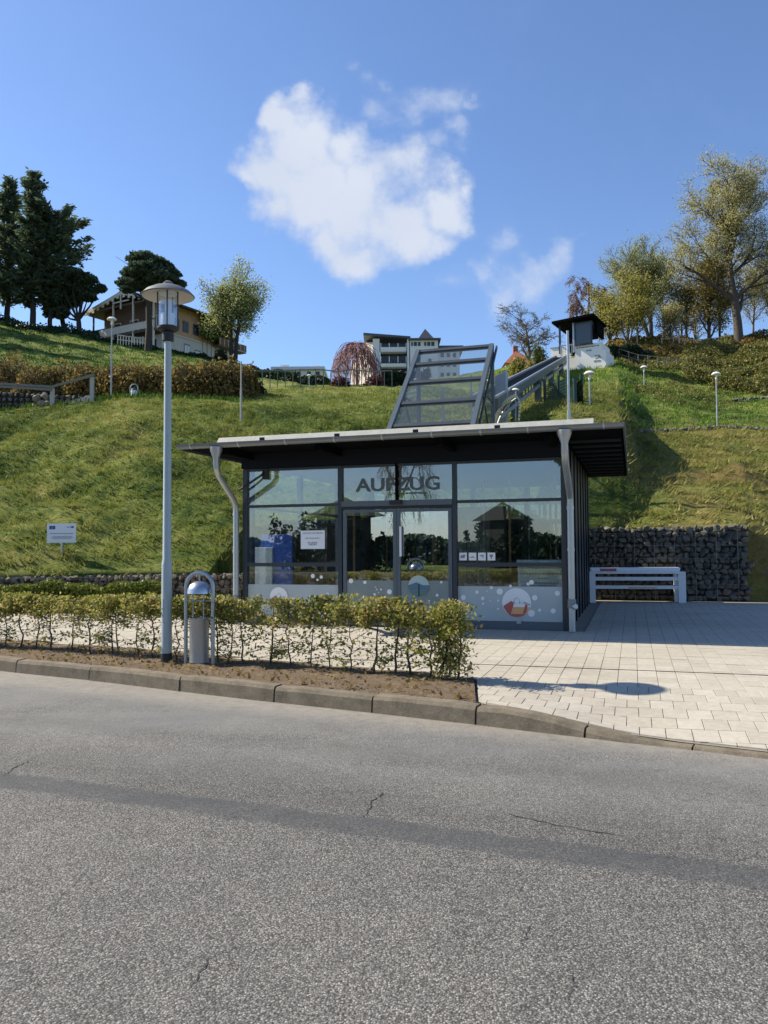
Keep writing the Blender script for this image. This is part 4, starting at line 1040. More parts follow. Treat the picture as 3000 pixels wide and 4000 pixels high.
# sign on the bank
sg = thing('information_sign', 'small white sign with blue emblem on a post on the left grass bank', 'sign', (at(241, 2240, 20.9).x, 20.9, H(at(241, 2240, 20.9).x, 20.9) - .1), R(4))
zb_ = sg.location.z; z0 = at(241, 2120, 20.85).z - zb_; z1 = at(241, 2045, 20.85).z - zb_; hw = .37
MB().tube([(0, 0, 0), (0, 0, z1 - .05)], .03, 10).build('post', 'galv', sg)
pn = MB().box(-hw, hw, -.05, -.03, z0, z1).build('panel', 'sign_white', sg)
MB().box(-hw + .06, -hw + .21, -.055, -.051, z1 - .15, z1 - .06).build('emblem', 'eu_blue', pn)
st_ = MB()
for k in range(12):
    a = 2 * math.pi * k / 12; cx_, cz_ = -hw + .135 + .03 * math.cos(a), z1 - .105 + .03 * math.sin(a); st_.box(cx_ - .004, cx_ + .004, -.057, -.0555, cz_ - .004, cz_ + .004)
st_.build('emblem_stars', 'beads', pn)
MB().box(hw - .12, hw - .06, -.055, -.051, z1 - .12, z1 - .07).build('logo', 'eu_blue', pn); MB().box(hw - .24, hw - .13, -.055, -.051, z1 - .105, z1 - .085).build('logo', 'print_grey', pn)
for (z, a, b, h) in ((.48, .12, .9, .02), (.33, .2, .88, .014), (.27, .15, .9, .014), (.21, .2, .85, .014)):
    mm = MB(); x = -hw + 2 * hw * a; e = -hw + 2 * hw * b; r = random.Random(int(z * 100))
    while x < e:
        w = r.uniform(.02, .07); mm.box(x, min(e, x + w), -.055, -.051, z0 + (z1 - z0) * z - h / 2, z0 + (z1 - z0) * z + h / 2); x += w + .012
    mm.build('print_line', 'print_grey', pn)

# bench beside station
bp = gp(2500, 2353, .15)
be = thing('white_bench', 'white painted bench and table frame against the gabion wall right of the station', 'bench', (6.35, 20.15, .15), R(-11))
hw = 1.09
for sx_ in (-1, 1):
    MB().box(sx_ * hw - .09, sx_ * hw + .09, -.06, .06, -.02, .72).build('leg', 'bench_white', be)
    MB().box(sx_ * (hw - .03) - .07, sx_ * (hw - .03) + .07, .50, .6, -.02, .80).build('leg', 'bench_white', be)
MB().bevbox(-hw - .02, hw + .02, .30, .62, .80, .865, .01).build('top_plank', 'bench_white', be); MB().box(-hw, hw, .27, .30, .74, .86).build('apron', 'bench_white', be)
MB().bevbox(-hw - .09, hw + .09, -.08, .26, .72, .765, .01).build('top_plank', 'bench_white', be)
MB().box(-hw + .09, hw - .09, -.05, .0, .55, .64).build('rail', 'bench_white', be); MB().bevbox(-hw + .09, hw - .09, -.05, .35, .34, .42, .008).build('seat_plank', 'bench_white', be)
MB().box(-.86, -.45, .262, .268, .775, .84).build('red_sticker', 'sticker_red', be); MB().box(-.2, .5, -.054, -.0505, .355, .385).build('pink_mark', 'sticker_orange', be)

# ------------------------------------------------------------------ gabion walls
def gabion(lab, P0, P1, zt, h0, depth, s, mat, seed, limit=300):
    P0 = Vector(P0); P1 = Vector(P1); D = (P1 - P0); Ln = D.length; ang = math.atan2(D.y, D.x)
    g = thing('gabion_wall', lab, 'gabion wall', (P0.x, P0.y, 0), ang)
    MB().box(0, Ln, .09, depth, -.1, zt - .07).build('core', 'wall_core', g)
    r = random.Random(seed); ms = [rock_mesh(seed * 10 + k, mat, .8) for k in range(7)]; items = []
    z = h0 + s * .4
    while z < zt:
        x = r.uniform(0, s)
        while x < Ln:
            w = s * r.uniform(.75, 1.45); items.append((x + w / 2, r.uniform(.05, .10), z + r.uniform(-.18, .18) * s, w, s * r.uniform(.8, 1.15))); x += w * .80
        z += s * .74
    x = 0
    while x < Ln:
        for y in (.18, .36, .54):
            w = s * r.uniform(.8, 1.3); items.append((x + r.uniform(0, s), y, zt - .06, w, s * .7))
        x += s
    mid = Ln / 2
    cx = -(P0.x * D.x + P0.y * D.y) / Ln     # nearest to the viewer first
    near = sorted(items, key=lambda q: (q[0] - cx) ** 2 + (q[1] * 4) ** 2)
    big = near[:limit]; rest = near[limit:]
    for k, (x, y, z, w, hh) in enumerate(big):
        o = link('stone', ms[k % 7], g, (x, y, z), (r.uniform(-.3, .3), r.uniform(-.5, .5), r.choice((0, 1.57, 3.14)) + r.uniform(-.3, .3)))
        o.scale = (w * 1.3, w * 1.15, hh * 1.35)
    if rest:
        mb = MB(); dat = [(np.array([v.co[:] for v in b.vertices]), [tuple(p.vertices) for p in b.polygons]) for b in ms]
        for k, (x, y, z, w, hh) in enumerate(rest):
            V_, F_ = dat[k % 7]; a = r.uniform(0, 6.3); c, q = math.cos(a), math.sin(a)
            mb.add([(x + (v[0] * c - v[1] * q) * w * 1.3, y + (v[0] * q + v[1] * c) * w, z + v[2] * hh * 1.35) for v in V_], F_)
        mb.build('stone_fill', mat, g, kind='stuff')
    wm = MB(); k = 0
    while k * .5 < Ln: wm.box(k * .5, k * .5 + .010, -.03, -.02, h0, zt + .01); k += 1
    z = h0 + .1
    while z < zt + .05: wm.box(0, Ln, -.032, -.022, z, z + .008); z += .33
    wm.build('wire_mesh', 'wire', g); return g
gabion('tall dark grey gabion wall of stones in wire behind the white bench', (5.15, 21.45), (9.15, 20.15), 2.02, .15, 1.0, .185, 'gabion_stone', 3)
gabion('low grey gabion wall stepping down from the tall one at the right edge', (9.22, 20.35), (16, 18.6), 1.02, .12, .9, .185, 'gabion_stone', 4)
gabion('long low brownish gabion wall under the grass bank left of the lift station', (-17.0, 16.9), (-10.3, 19.15), .93, .12, .9, .15, 'brown_stone', 5, 60)
gabion('low brownish gabion wall running up to the left side of the station', (-10.28, 19.16), (-3.2, 20.5), .95, .12, .9, .15, 'brown_stone', 6)
# retaining side behind: closes the gap between paving and bank
MB().box(-3.2, 5.2, 22.3, 22.5, -.1, 2.35).build('retaining_wall', 'wall_core', label='dark retaining wall hidden between the station back and the grass bank', cat='wall')
# ------------------------------------------------------------------ branch & leaf generators
def tubes_np(segs, n=4):
    """segs: list of (p0,p1,r0,r1) -> verts, faces"""
    A = np.array([s[0][:] for s in segs]); B = np.array([s[1][:] for s in segs]); ra = np.array([s[2] for s in segs]); rb = np.array([s[3] for s in segs])
    d = B - A; d /= np.linalg.norm(d, axis=1)[:, None] + 1e-9
    u = np.where(np.abs(d[:, 2:3]) < .9, np.array([[0, 0, 1.]]), np.array([[1., 0, 0]])); x = np.cross(d, u); x /= np.linalg.norm(x, axis=1)[:, None] + 1e-9; y = np.cross(d, x)
    vs = []
    for P, r in ((A, ra), (B, rb)):
        for k in range(n):
            a = 2 * math.pi * k / n; vs.append(P + (x * math.cos(a) + y * math.sin(a)) * r[:, None])
    V = np.stack(vs, 1).reshape(-1, 3); m = len(segs); base = np.arange(m)[:, None] * 2 * n
    F = np.concatenate([base + np.array([k, (k + 1) % n, n + (k + 1) % n, n + k]) for k in range(n)], 0)
    return V, F
def grow(rnd, p, d, length, r, level, maxlev, segs, tips, prm):
    n = 5 if level == 0 else (4 if level < 3 else 3); seg = length / n; pos = Vector(p); dr = Vector(d).normalized(); r0 = r
    kids = prm['kids'][min(level, len(prm['kids']) - 1)]
    pts = [(pos.copy(), dr.copy(), r)]
    for i in range(n):
        wob = prm['wob'] * (1 if level else .35)
        dr = (dr + Vector((rnd.gauss(0, wob), rnd.gauss(0, wob), rnd.gauss(0, wob) + (prm['up'] if level < prm.get('uplev', 9) else -prm.get('droop', 0))))).normalized()
        q = pos + dr * seg; r1 = r0 + (r * prm['taper'] - r) * (i + 1) / n if True else r
        r1 = r * (1 - (1 - prm['taper']) * (i + 1) / n)
        segs.append((pos.copy(), q.copy(), r0, r1)); pos = q; r0 = r1; pts.append((pos.copy(), dr.copy(), r0))
    if level >= maxlev:
        tips.append(pos.copy()); tips.append(pts[-2][0]); return
    start = prm['start'] if level == 0 else .25
    for k in range(kids):
        t = start + (1 - start) * (k + rnd.random() * .8) / kids; t = min(t, .999); i = int(t * n); f = t * n - i
        a, b = pts[i], pts[i + 1]; pp = a[0].lerp(b[0], f); dd = a[1]; rr = a[2] * (1 - f) + b[2] * f
        az = rnd.uniform(0, 2 * math.pi) if level else k * 2.4 + rnd.uniform(-.4, .4)
        ang = R(rnd.uniform(*prm['ang'][min(level, len(prm['ang']) - 1)]))
        u = dd.orthogonal().normalized(); w = dd.cross(u); side = u * math.cos(az) + w * math.sin(az)
        nd = (dd * math.cos(ang) + side * math.sin(ang)).normalized()
        ll = length * prm['ratio'] * rnd.uniform(.7, 1.15) * (1.0 - .35 * t if level == 0 else 1)
        grow(rnd, pp, nd, ll, max(rr * prm['rr'], .008 * prm.get('rs', 1)), level + 1, maxlev, segs, tips, prm)
    if level: tips.append(pos.copy())
BROAD = dict(kids=[9, 5, 5, 4], wob=.13, up=.05, taper=.35, start=.28, ang=[(35, 60), (30, 55), (30, 60), (30, 65)], ratio=.58, rr=.62)
def make_tree(name, lab, loc, height, width, seed, prm, maxlev, bark, leaf=None, nleaf=3, lsize=.2, lspread=.3, trunk_r=.25, group=None, cat='tree', leafw=1.0, rmin=.012, lean=(0, 0)):
    rnd = random.Random(seed); segs = []; tips = []
    trunks = prm.get('trunks', 1)
    for k in range(trunks):
        o = Vector((rnd.uniform(-.3, .3), rnd.uniform(-.3, .3), 0)) * (trunks > 1)
        d = Vector((lean[0] + (rnd.uniform(-.25, .25) if trunks > 1 else 0), lean[1] + (rnd.uniform(-.25, .25) if trunks > 1 else 0), 1))
        grow(rnd, o, d, 10 * rnd.uniform(.85, 1), 1.0, 0, maxlev, segs, tips, dict(prm, rs=.1))
    T_ = np.array([t[:] for t in tips]); zmax = np.percentile(T_[:, 2], 99.5); rx = np.percentile(np.abs(T_[:, :2]), 97)
    sz = height / zmax; sx = width / 2 / rx
    S_ = Vector((sx, sx, sz)); kr = trunk_r
    s2 = [(Vector((a.x * sx, a.y * sx, a.z * sz)), Vector((b.x * sx, b.y * sx, b.z * sz)), max(r0 * kr, rmin), max(r1 * kr, rmin)) for a, b, r0, r1 in segs]
    root = thing(name, lab, cat, loc, 0, group)
    big = [s for s in s2 if s[2] > rmin * 4]; small = [s for s in s2 if s[2] <= rmin * 4]
    if not big: big = s2[:5]
    V, F = tubes_np(big, 7); link('trunk', npmesh('trunk', V, F, bark, True), root)
    if small:
        V, F = tubes_np(small, 3); link('branches', npmesh('branches', V, F, bark), root)
    if leaf:
        rg = np.random.default_rng(seed); P = T_ * np.array([sx, sx, sz]); P = np.repeat(P, nleaf, 0) + rg.normal(size=(len(P) * nleaf, 3)) * lspread
        V, F = cards(P, lsize, rg, leafw); link('crown', npmesh('crown', V, F, leaf), root)
    return root
def ground_at(px, Y):
    x = ray(px, 2000).x / ray(px, 2000).y * Y; return Vector((x, Y, H(x, Y)))
def tree_at(px, py_top, Y, wpx, **k):
    """tree standing at ground under column px, its top at picture row py_top, crown wpx wide"""
    g = ground_at(px, Y); ht = at(px, py_top, Y).z - g.z; w = wpx / FPX * Y
    return make_tree(loc=(g.x, g.y, g.z - .3), height=ht + .3, width=w, **k)
def conifer(lab, px, py_top, Y, wpx, seed, base=.12, mat='needle', prof=None, dens=1.0, group='dark conifers on the upper left slope', csize=.30, lop=0):
    g = ground_at(px, Y); h = at(px, py_top, Y).z - g.z + .3; w = wpx / FPX * Y / 2; rnd = random.Random(seed); rg = np.random.default_rng(seed)
    root = thing('conifer', lab, 'conifer', (g.x, g.y, g.z - .3), 0, group); segs = []; P = []; D = []
    n = 7; pts = [Vector((rnd.gauss(0, .08) * k, rnd.gauss(0, .08) * k, h * k / n)) for k in range(n + 1)]; pts[0] = Vector((0, 0, 0)); r0 = .018 * h + .05
    V, F = tubes_np([(pts[k], pts[k + 1], r0 * (1 - k / n * .95), r0 * (1 - (k + 1) / n * .95)) for k in range(n)], 8); link('trunk', npmesh('trunk', V, F, 'bark_dark', True), root)
    prof = prof or (lambda t: (1 - t) ** .75 * (.85 + .15 * math.sin(t * 30)))
    NB = int(105 * dens)
    for k in range(NB):
        t = base + (1 - base) * (k + rnd.random()) / NB; az = k * 2.4 + rnd.uniform(-.5, .5); L_ = w * prof(t) * rnd.uniform(.55, 1.2) * (1 + lop * math.cos(az)) + .25
        c = Vector((0, 0, h * t)); tilt = rnd.uniform(-.25, .15) + .4 * t; d = Vector((math.cos(az), math.sin(az), tilt)).normalized()
        mid = c + d * L_ * .6; tip = mid + Vector((d.x, d.y, d.z + .45)).normalized() * L_ * .42
        segs += [(c, mid, .02 + .012 * L_, .02 + .006 * L_), (mid, tip, .02 + .006 * L_, .012)]
        m = int(22 * L_ * dens + 8)
        for j in range(m):
            f = .12 + .88 * rnd.random() ** .8; p = c.lerp(mid, f / .6) if f < .6 else mid.lerp(tip, (f - .6) / .4)
            sp = .10 + .22 * (1 - f) * L_ * .5 + .12; P.append((p.x + rnd.gauss(0, sp), p.y + rnd.gauss(0, sp), p.z + rnd.gauss(0, .14) - .06)); D.append((d.x + rnd.gauss(0, .5), d.y + rnd.gauss(0, .5), d.z * .5 + rnd.gauss(.05, .3)))
    V, F = tubes_np(segs, 4); link('branches', npmesh('branches', V, F, 'bark_dark'), root)
    V, F = cards(P, csize, rg, 2.6, dirs=D, dvar=.35); link('crown', npmesh('crown', V, F, mat), root); return root
# dark conifers upper left
conifer('tallest dark fir on the upper left slope, leaning shaggy top', 118, 672, 96, 250, 11, .20, prof=lambda t: (1 - t) ** .55 * (.7 + .3 * math.sin(t * 26) ** 2), dens=1.15)
conifer('dark fir at the left edge beside the tallest one', 18, 700, 99, 230, 12, .22, prof=lambda t: (1 - t) ** .5 * (.7 + .3 * math.sin(t * 21) ** 2), dens=1.05)
conifer('lower dark fir with a long bough reaching right', 190, 835, 97, 260, 13, .25, prof=lambda t: max(.15, 1 - abs(t - .72) * 1.5), dens=1.0, lop=.25)
conifer('dark fir just beyond the left edge of the view', -190, 690, 96, 300, 15, .05, dens=1.1)
for k, (px, Y, pt) in enumerate(((-420, 88, 640), (-620, 80, 560), (-820, 90, 600), (-950, 76, 560), (-480, 100, 690))):
    conifer('dark fir beyond the left edge, number %s of those shading the lawn' % ['one', 'two', 'three', 'four', 'five'][k], px, pt, Y, 320, 500 + k, .1, dens=.5, csize=.7)
def umbrella_pine(lab, px, Y, crown, seed, trunk_x=0, group=None, base_py=None):
    """crown: list of (px,py,rpx_x,rpx_z) puffs"""
    g = ground_at(px, Y); rnd = random.Random(seed); rg = np.random.default_rng(seed)
    root = thing('pine_tree', lab, 'pine tree', (g.x, g.y, g.z - .3), 0, group); segs = []; P = []
    lowest = min(at(c[0], c[1] + c[3], Y).z for c in crown) - g.z + .3; fork = Vector((0, 0, lowest * .92))
    pts = [Vector((0, 0, 0)), Vector((rnd.gauss(0, .15), 0, fork.z * .5)), fork]; tr = [(pts[0], pts[1], .42, .34), (pts[1], pts[2], .34, .28)]
    for c in crown:
        q = at(c[0], c[1], Y); cc = Vector((q.x - g.x, rnd.uniform(-1, 1) * c[2] / FPX * Y * .9, q.z - g.z + .3)); rx = c[2] / FPX * Y; rz = c[3] / FPX * Y
        mid = fork.lerp(cc, .5) + Vector((0, 0, -.3)); segs += [(fork, mid, .17, .11), (mid, cc, .11, .04)]
        for k in range(6):
            e = cc + Vector((rnd.gauss(0, rx * .6), rnd.gauss(0, rx * .6), rnd.uniform(-.2, .7) * rz)); segs.append((mid.lerp(cc, .7), e, .05, .015))
        npt = int(900 * rx * rx) + 260; u = rg.normal(size=(npt, 3)); u /= np.linalg.norm(u, axis=1)[:, None]
        rad = rg.uniform(.55, 1.06, npt)[:, None] * (1 + .14 * np.sin(u[:, :1] * 7 + seed) * np.cos(u[:, 2:3] * 6)); P.append(np.array(cc[:]) + u * rad * np.array([rx, rx, rz]))
    V, F = tubes_np(tr, 9); link('trunk', npmesh('trunk', V, F, 'bark_dark', True), root); V, F = tubes_np(segs, 5); link('branches', npmesh('branches', V, F, 'bark_dark', True), root)
    V, F = cards(np.concatenate(P), .21, rg, 2.0, up_bias=.2); link('crown', npmesh('crown', V, F, 'pine'), root); return root
umbrella_pine('dark umbrella pine with rounded crown in front of the chalet', 574, 86, [(560, 1010, 62, 26), (610, 1035, 62, 28), (520, 1060, 50, 26), (665, 1072, 42, 24), (575, 1068, 70, 30), (640, 1100, 60, 24), (485, 1105, 30, 20), (700, 1108, 26, 18), (530, 1112, 46, 20), (590, 1118, 50, 18), (505, 1138, 26, 12)], 21)
umbrella_pine('flat topped dark pine left of the chalet gable', 300, 97, [(290, 1085, 50, 24), (345, 1100, 46, 22), (250, 1110, 46, 26), (385, 1120, 24, 16), (310, 1130, 60, 22), (270, 1170, 40, 22), (350, 1165, 34, 16), (225, 1160, 36, 28), (240, 1220, 30, 24)], 22)
umbrella_pine('small dark pine between the firs and the flat topped pine', 235, 99, [(215, 1180, 36, 26), (240, 1210, 30, 20), (190, 1215, 26, 24)], 23)
# spring trees
tree_at(912, 1045, 92, 205, name='leafing_tree', lab='pale green leafing tree with two trunks right of the chalet', seed=31, prm=dict(BROAD, trunks=2, start=.42, up=.06), maxlev=4, bark='bark_dark', leaf='spring_pale', nleaf=4, lsize=.17, lspread=.42, trunk_r=.30, rmin=.02)
BARE = dict(BROAD, kids=[10, 6, 5, 4], wob=.16, start=.18, up=.03)
tree_at(2072, 1195, 95, 210, name='bare_tree', lab='bare rounded tree left of the hilltop station', seed=32, prm=BARE, maxlev=4, bark='bark_pale', leaf='bark_red', nleaf=1, lsize=.07, lspread=.15, trunk_r=.28, rmin=.022)
TALL = dict(BROAD, kids=[14, 7, 5, 4], wob=.10, up=.09, start=.26, ang=[(22, 42), (25, 45), (30, 55), (30, 60)], ratio=.50)
tree_at(2905, 640, 84, 470, name='tall_tree', lab='tallest spring tree at the right with thick trunk and yellow green leaves', seed=33, prm=TALL, maxlev=4, bark='bark', leaf='spring_yellow', nleaf=9, lsize=.14, lspread=.38, trunk_r=.52, rmin=.022)
tree_at(2560, 950, 92, 310, name='round_tree', lab='rounded pale green spring tree behind the yellow bush tree', seed=34, prm=dict(BROAD, trunks=3, start=.3, kids=[8, 6, 5, 4], ang=[(20, 45), (25, 50), (30, 60), (30, 60)]), maxlev=4, bark='bark_pale', leaf='spring_pale', nleaf=4, lsize=.12, lspread=.34, trunk_r=.24, rmin=.022)
tree_at(2785, 1010, 88, 200, name='ochre_tree', lab='ochre leafed tree left of the tallest tree trunk', seed=35, prm=dict(TALL, start=.1), maxlev=3, bark='bark', leaf='spring_ochre', nleaf=12, lsize=.15, lspread=.4, trunk_r=.22, rmin=.022)
tree_at(2460, 1075, 84, 200, name='bushy_tree', lab='bushy yellow green tree right behind the hilltop station', seed=36, prm=dict(TALL, start=.04, kids=[12, 6, 5, 4]), maxlev=3, bark='bark', leaf='bush_yellow', nleaf=7, lsize=.17, lspread=.42, trunk_r=.2, rmin=.02)
tree_at(2395, 1130, 88, 130, name='bushy_tree', lab='narrow yellow bushy tree beside the station canopy', seed=46, prm=dict(TALL, start=.04, kids=[10, 6, 5, 4]), maxlev=3, bark='bark', leaf='bush_yellow', nleaf=7, lsize=.17, lspread=.42, trunk_r=.2, rmin=.02)
WEEP = dict(BROAD, kids=[10, 6, 7, 5], wob=.12, up=.05, uplev=2, droop=.45, start=.3, ratio=.5)
tree_at(2300, 1085, 93, 170, name='weeping_tree', lab='reddish bare weeping tree behind the station canopy', seed=37, prm=WEEP, maxlev=4, bark='bark_red', leaf='bark_red', nleaf=1, lsize=.08, lspread=.2, trunk_r=.25, rmin=.022)
tree_at(2672, 1160, 96, 170, name='bare_tree', lab='low bare tree between the rounded tree and the ochre tree', seed=38, prm=BARE, maxlev=3, bark='bark', leaf='spring_ochre', nleaf=1, lsize=.12, lspread=.3, trunk_r=.2, rmin=.022)
tree_at(3060, 900, 92, 300, name='bare_tree', lab='bare tree cut off by the right edge', seed=39, prm=BARE, maxlev=4, bark='bark', leaf='spring_yellow', nleaf=1, lsize=.14, lspread=.3, trunk_r=.3, rmin=.022)
tree_at(2735, 1080, 99, 180, name='bare_tree', lab='slim bare tree left behind the tallest tree', seed=45, prm=BARE, maxlev=3, bark='bark_pale', leaf='spring_ochre', nleaf=3, lsize=.13, lspread=.3, trunk_r=.2, rmin=.022)
slim = [(2505, 1150, 87, 90, 'slim sapling just right of the narrow bushy tree'), (2610, 1060, 90, 120, 'slim pale tree in the gap right of the rounded tree'), (2640, 1180, 86, 100, 'small sparse tree beside the pale pole under the trees'), (2700, 1100, 91, 110, 'thin bare stemmed tree left of the ochre tree'), (2830, 1050, 90, 130, 'slim ochre tree close left of the thick trunk'), (2960, 1020, 92, 150, 'sparse tree close right of the thick trunk'), (2420, 1190, 90, 90, 'small sparse tree behind the narrow bushy tree')]
for k, (px, pt, Y, w, lab) in enumerate(slim):
    tree_at(px, pt, Y, w, name='slim_tree', lab=lab, seed=620 + k, prm=dict(TALL, start=.3), maxlev=3, bark=('bark', 'bark_pale')[k % 2], leaf=('spring_ochre', 'spring_pale', 'spring_yellow')[k % 3], nleaf=4, lsize=.12, lspread=.35, trunk_r=.15, rmin=.02, group='slim trees in the hilltop wood at the right')
# shrubs -----------------------------------------------------------------
def shrub(name, lab, px, Y, py_top, wpx, seed, leaf, n=1500, bark='bark', lsize=.14, group=None, deep=.8, dens_twig=60, sink=.2, dome=1.0):
    g = ground_at(px, Y); h = max(.5, at(px, py_top, Y).z - g.z + sink); w = wpx / FPX * Y / 2; rnd = random.Random(seed); rg = np.random.default_rng(seed)
    root = thing(name, lab, 'shrub', (g.x, g.y, g.z - sink), 0, group); segs = []
    for k in range(dens_twig):
        az = rnd.uniform(0, 6.28); e = Vector((math.cos(az) * w * rnd.uniform(.1, .95), math.sin(az) * w * deep * rnd.uniform(.1, .95), h * rnd.uniform(.55, 1))); e.z *= math.sqrt(max(.15, 1 - (e.x / w) ** 2 * .8)); m = Vector((e.x * .4, e.y * .4, e.z * .55))
        segs += [(Vector((e.x * .12, e.y * .12, 0)), m, .035, .022), (m, e, .022, .01)]
        for j in range(3):
            f = m.lerp(e, rnd.random()) ; segs.append((f, f + Vector((rnd.gauss(0, .3), rnd.gauss(0, .3), rnd.uniform(0, .45))) * (w * .4), .012, .008))
    V, F = tubes_np(segs, 4); link('stems', npmesh('stems', V, F, bark), root)
    if leaf:
        u = rg.normal(size=(n, 3)); u /= np.linalg.norm(u, axis=1)[:, None]; u[:, 2] = np.abs(u[:, 2]); rad = rg.uniform(.35, 1.05, n)[:, None] ** .6
        rad = rad * (1 + .18 * np.sin(u[:, :1] * 6 + seed) * np.cos(u[:, 1:2] * 5 + seed * 2))
        P = u * rad * np.array([w, w * deep, h * dome]); V, F = cards(P, lsize, rg, 1.3); link('foliage', npmesh('foliage', V, F, leaf), root)
    return root
gb = 'brown shrubs in a row along the upper left terrace'
specs = [(q[0], q[1] - 2.6 if q[0] > 100 else q[1] - 2, q[2] - 8, q[3]) for q in [(-130, 46, 1400, 210), (40, 46, 1398, 200), (120, 44.5, 1440, 150), (215, 45.5, 1430, 190), (330, 45, 1435, 190), (430, 44.5, 1440, 160), (520, 44, 1428, 190), (620, 44, 1440, 190), (725, 43.5, 1430, 190), (820, 43.5, 1422, 180), (905, 44, 1420, 160), (960, 45, 1432, 110)]]
side = ['at the far left edge', 'just right of the edge', 'in front of two others above the boulder', 'above the boulder', 'left of the handrail top', 'behind the tall path lamp', 'left of the near lamp pole', 'behind the near lamp pole', 'just right of the near lamp pole', 'left of the thin pole', 'behind the thin pole', 'at the right end of the row']
for k, (px, Y, pt, w) in enumerate(specs):
    shrub('brown_shrub', 'brown twiggy shrub ' + side[k] + ' of the terrace row', px, Y, pt, w * 1.15, 60 + k, 'brown_leaf', 2600, lsize=.13, group=gb, dens_twig=80)
shrub('dark_shrub', 'dark green shrub low at the right end of the brown row', 985, 43, 1480, 120, 75, 'dark_hedge', 1500, lsize=.12)
# purple twig dome + bushes by the hotel
px0 = 1397; g = ground_at(px0, 60)
def dome(lab, px, Y, py_top, wpx, seed, dens=260):
    g = ground_at(px, Y); h = at(px, py_top, Y).z - g.z + .3; w = wpx / FPX * Y / 2; rnd = random.Random(seed); segs = []
    root = thing('weeping_shrub', lab, 'tree', (g.x, g.y, g.z - .3))
    tr = [(Vector((0, 0, 0)), Vector((0, 0, h * .75)), .10, .08)]
    for k in range(dens):
        az = rnd.uniform(0, 6.28); rr = w * rnd.uniform(.25, 1) ** .6; hh = h * (1 - .25 * rnd.random()); c, s = math.cos(az), math.sin(az); pts = []; amax = rnd.uniform(.75, 1.0)
        for j in range(7):
            a = j / 6 * math.pi / 2 * amax; q = .12 + .88 * math.sin(a) ** .8
            pts.append(Vector((c * rr * q, s * rr * q, hh * (.04 + .96 * math.cos(a) ** .85))) + Vector((rnd.gauss(0, .06), rnd.gauss(0, .06), rnd.gauss(0, .05))))
        for j in range(6): segs.append((pts[j], pts[j + 1], .022, .016))
    V, F = tubes_np(tr, 7); link('trunk', npmesh('trunk', V, F, 'bark_purple', True), root); V, F = tubes_np(segs, 3); link('branches', npmesh('branches', V, F, 'bark_purple'), root); return root
dome('dome shaped purple twigged weeping tree in front of the pale hotel', 1397, 62, 1336, 222, 81)
shrub('purple_shrub', 'dark purple shrub at the right foot of the weeping tree', 1470, 57, 1462, 90, 82, 'purple_leaf', 1500, 'bark_purple', .12)
shrub('purple_shrub', 'dark purple shrub at the left foot of the weeping tree', 1330, 57, 1470, 90, 83, 'purple_leaf', 1300, 'bark_purple', .12)
shrub('green_shrub', 'tall bright green shrub in front of the red roofed house', 2035, 62, 1395, 90, 84, 'bush_yellow', 2600, lsize=.13)
shrub('olive_shrub', 'olive pointed shrub left of the white hilltop wall', 2115, 66, 1345, 75, 85, 'hedge_back_leaf', 2200, lsize=.14)
shrub('ochre_shrub', 'ochre shrub between the green shrub and the track', 2085, 60, 1410, 80, 86, 'spring_ochre', 1600, lsize=.13)
def hedge_run(name, lab, pts, hgt, dep, leaf, n, lsize, seed, cat='hedge', woody=True):
    """continuous hedge over ground points (px,Y); hgt metres"""
    rg = np.random.default_rng(seed); rnd = random.Random(seed); root = thing(name, lab, cat); P = []; segs = []
    G = [ground_at(px, Y) for px, Y in pts]; lens = [(G[i + 1] - G[i]).length for i in range(len(G) - 1)]; tot = sum(lens)
    for i in range(n):
        t = rnd.random() * tot; k = 0
        while t > lens[k] and k < len(lens) - 1: t -= lens[k]; k += 1
        p = G[k].lerp(G[k + 1], t / lens[k]); hh = hgt * (1 + .16 * math.sin(p.x * 2.1) + .1 * math.sin(p.x * 5.3 + 1)); v = rnd.random() ** .7; o = rnd.uniform(-1, 1)
        P.append((p.x + rnd.gauss(0, .06), p.y + o * dep * math.sqrt(max(.1, 1 - v * v * .7)), H(p.x, p.y) - .1 + hh * v + rnd.gauss(0, .04)))
        if woody and i % 25 == 0: segs.append((Vector((p.x, p.y + o * dep * .5, H(p.x, p.y) - .2)), Vector((p.x + rnd.gauss(0, .1), p.y + o * dep * .6, H(p.x, p.y) + hh * .9)), .02, .01))
    V, F = cards(P, lsize, rg, 1.3); link('foliage', npmesh('foliage', V, F, leaf), root)
    if segs: V, F = tubes_np(segs, 4); link('stems', npmesh('stems', V, F, 'bark'), root)
    return root
hedge_run('dark_hedge', 'dark green hedge along the skyline left of the hotel', [(965, 66), (1130, 62), (1290, 60)], .75, .8, 'dark_hedge', 6000, .16, 91)
hedge_run('dark_hedge', 'dark low hedge between the purple shrubs and the glass shaft', [(1500, 62), (1680, 62)], 1.1, .6, 'dark_hedge', 4000, .15, 92)
hedge_run('dark_hedge', 'low dark hedge along the foot of the chalet', [(390, 90), (620, 89), (770, 88), (880, 88)], .4, .6, 'dark_hedge', 3500, .18, 93)
hedge_run('dark_hedge', 'dark hedge right of the hilltop station wall', [(2385, 77), (2470, 78), (2560, 78)], 1.5, .7, 'dark_hedge', 4000, .17, 94)
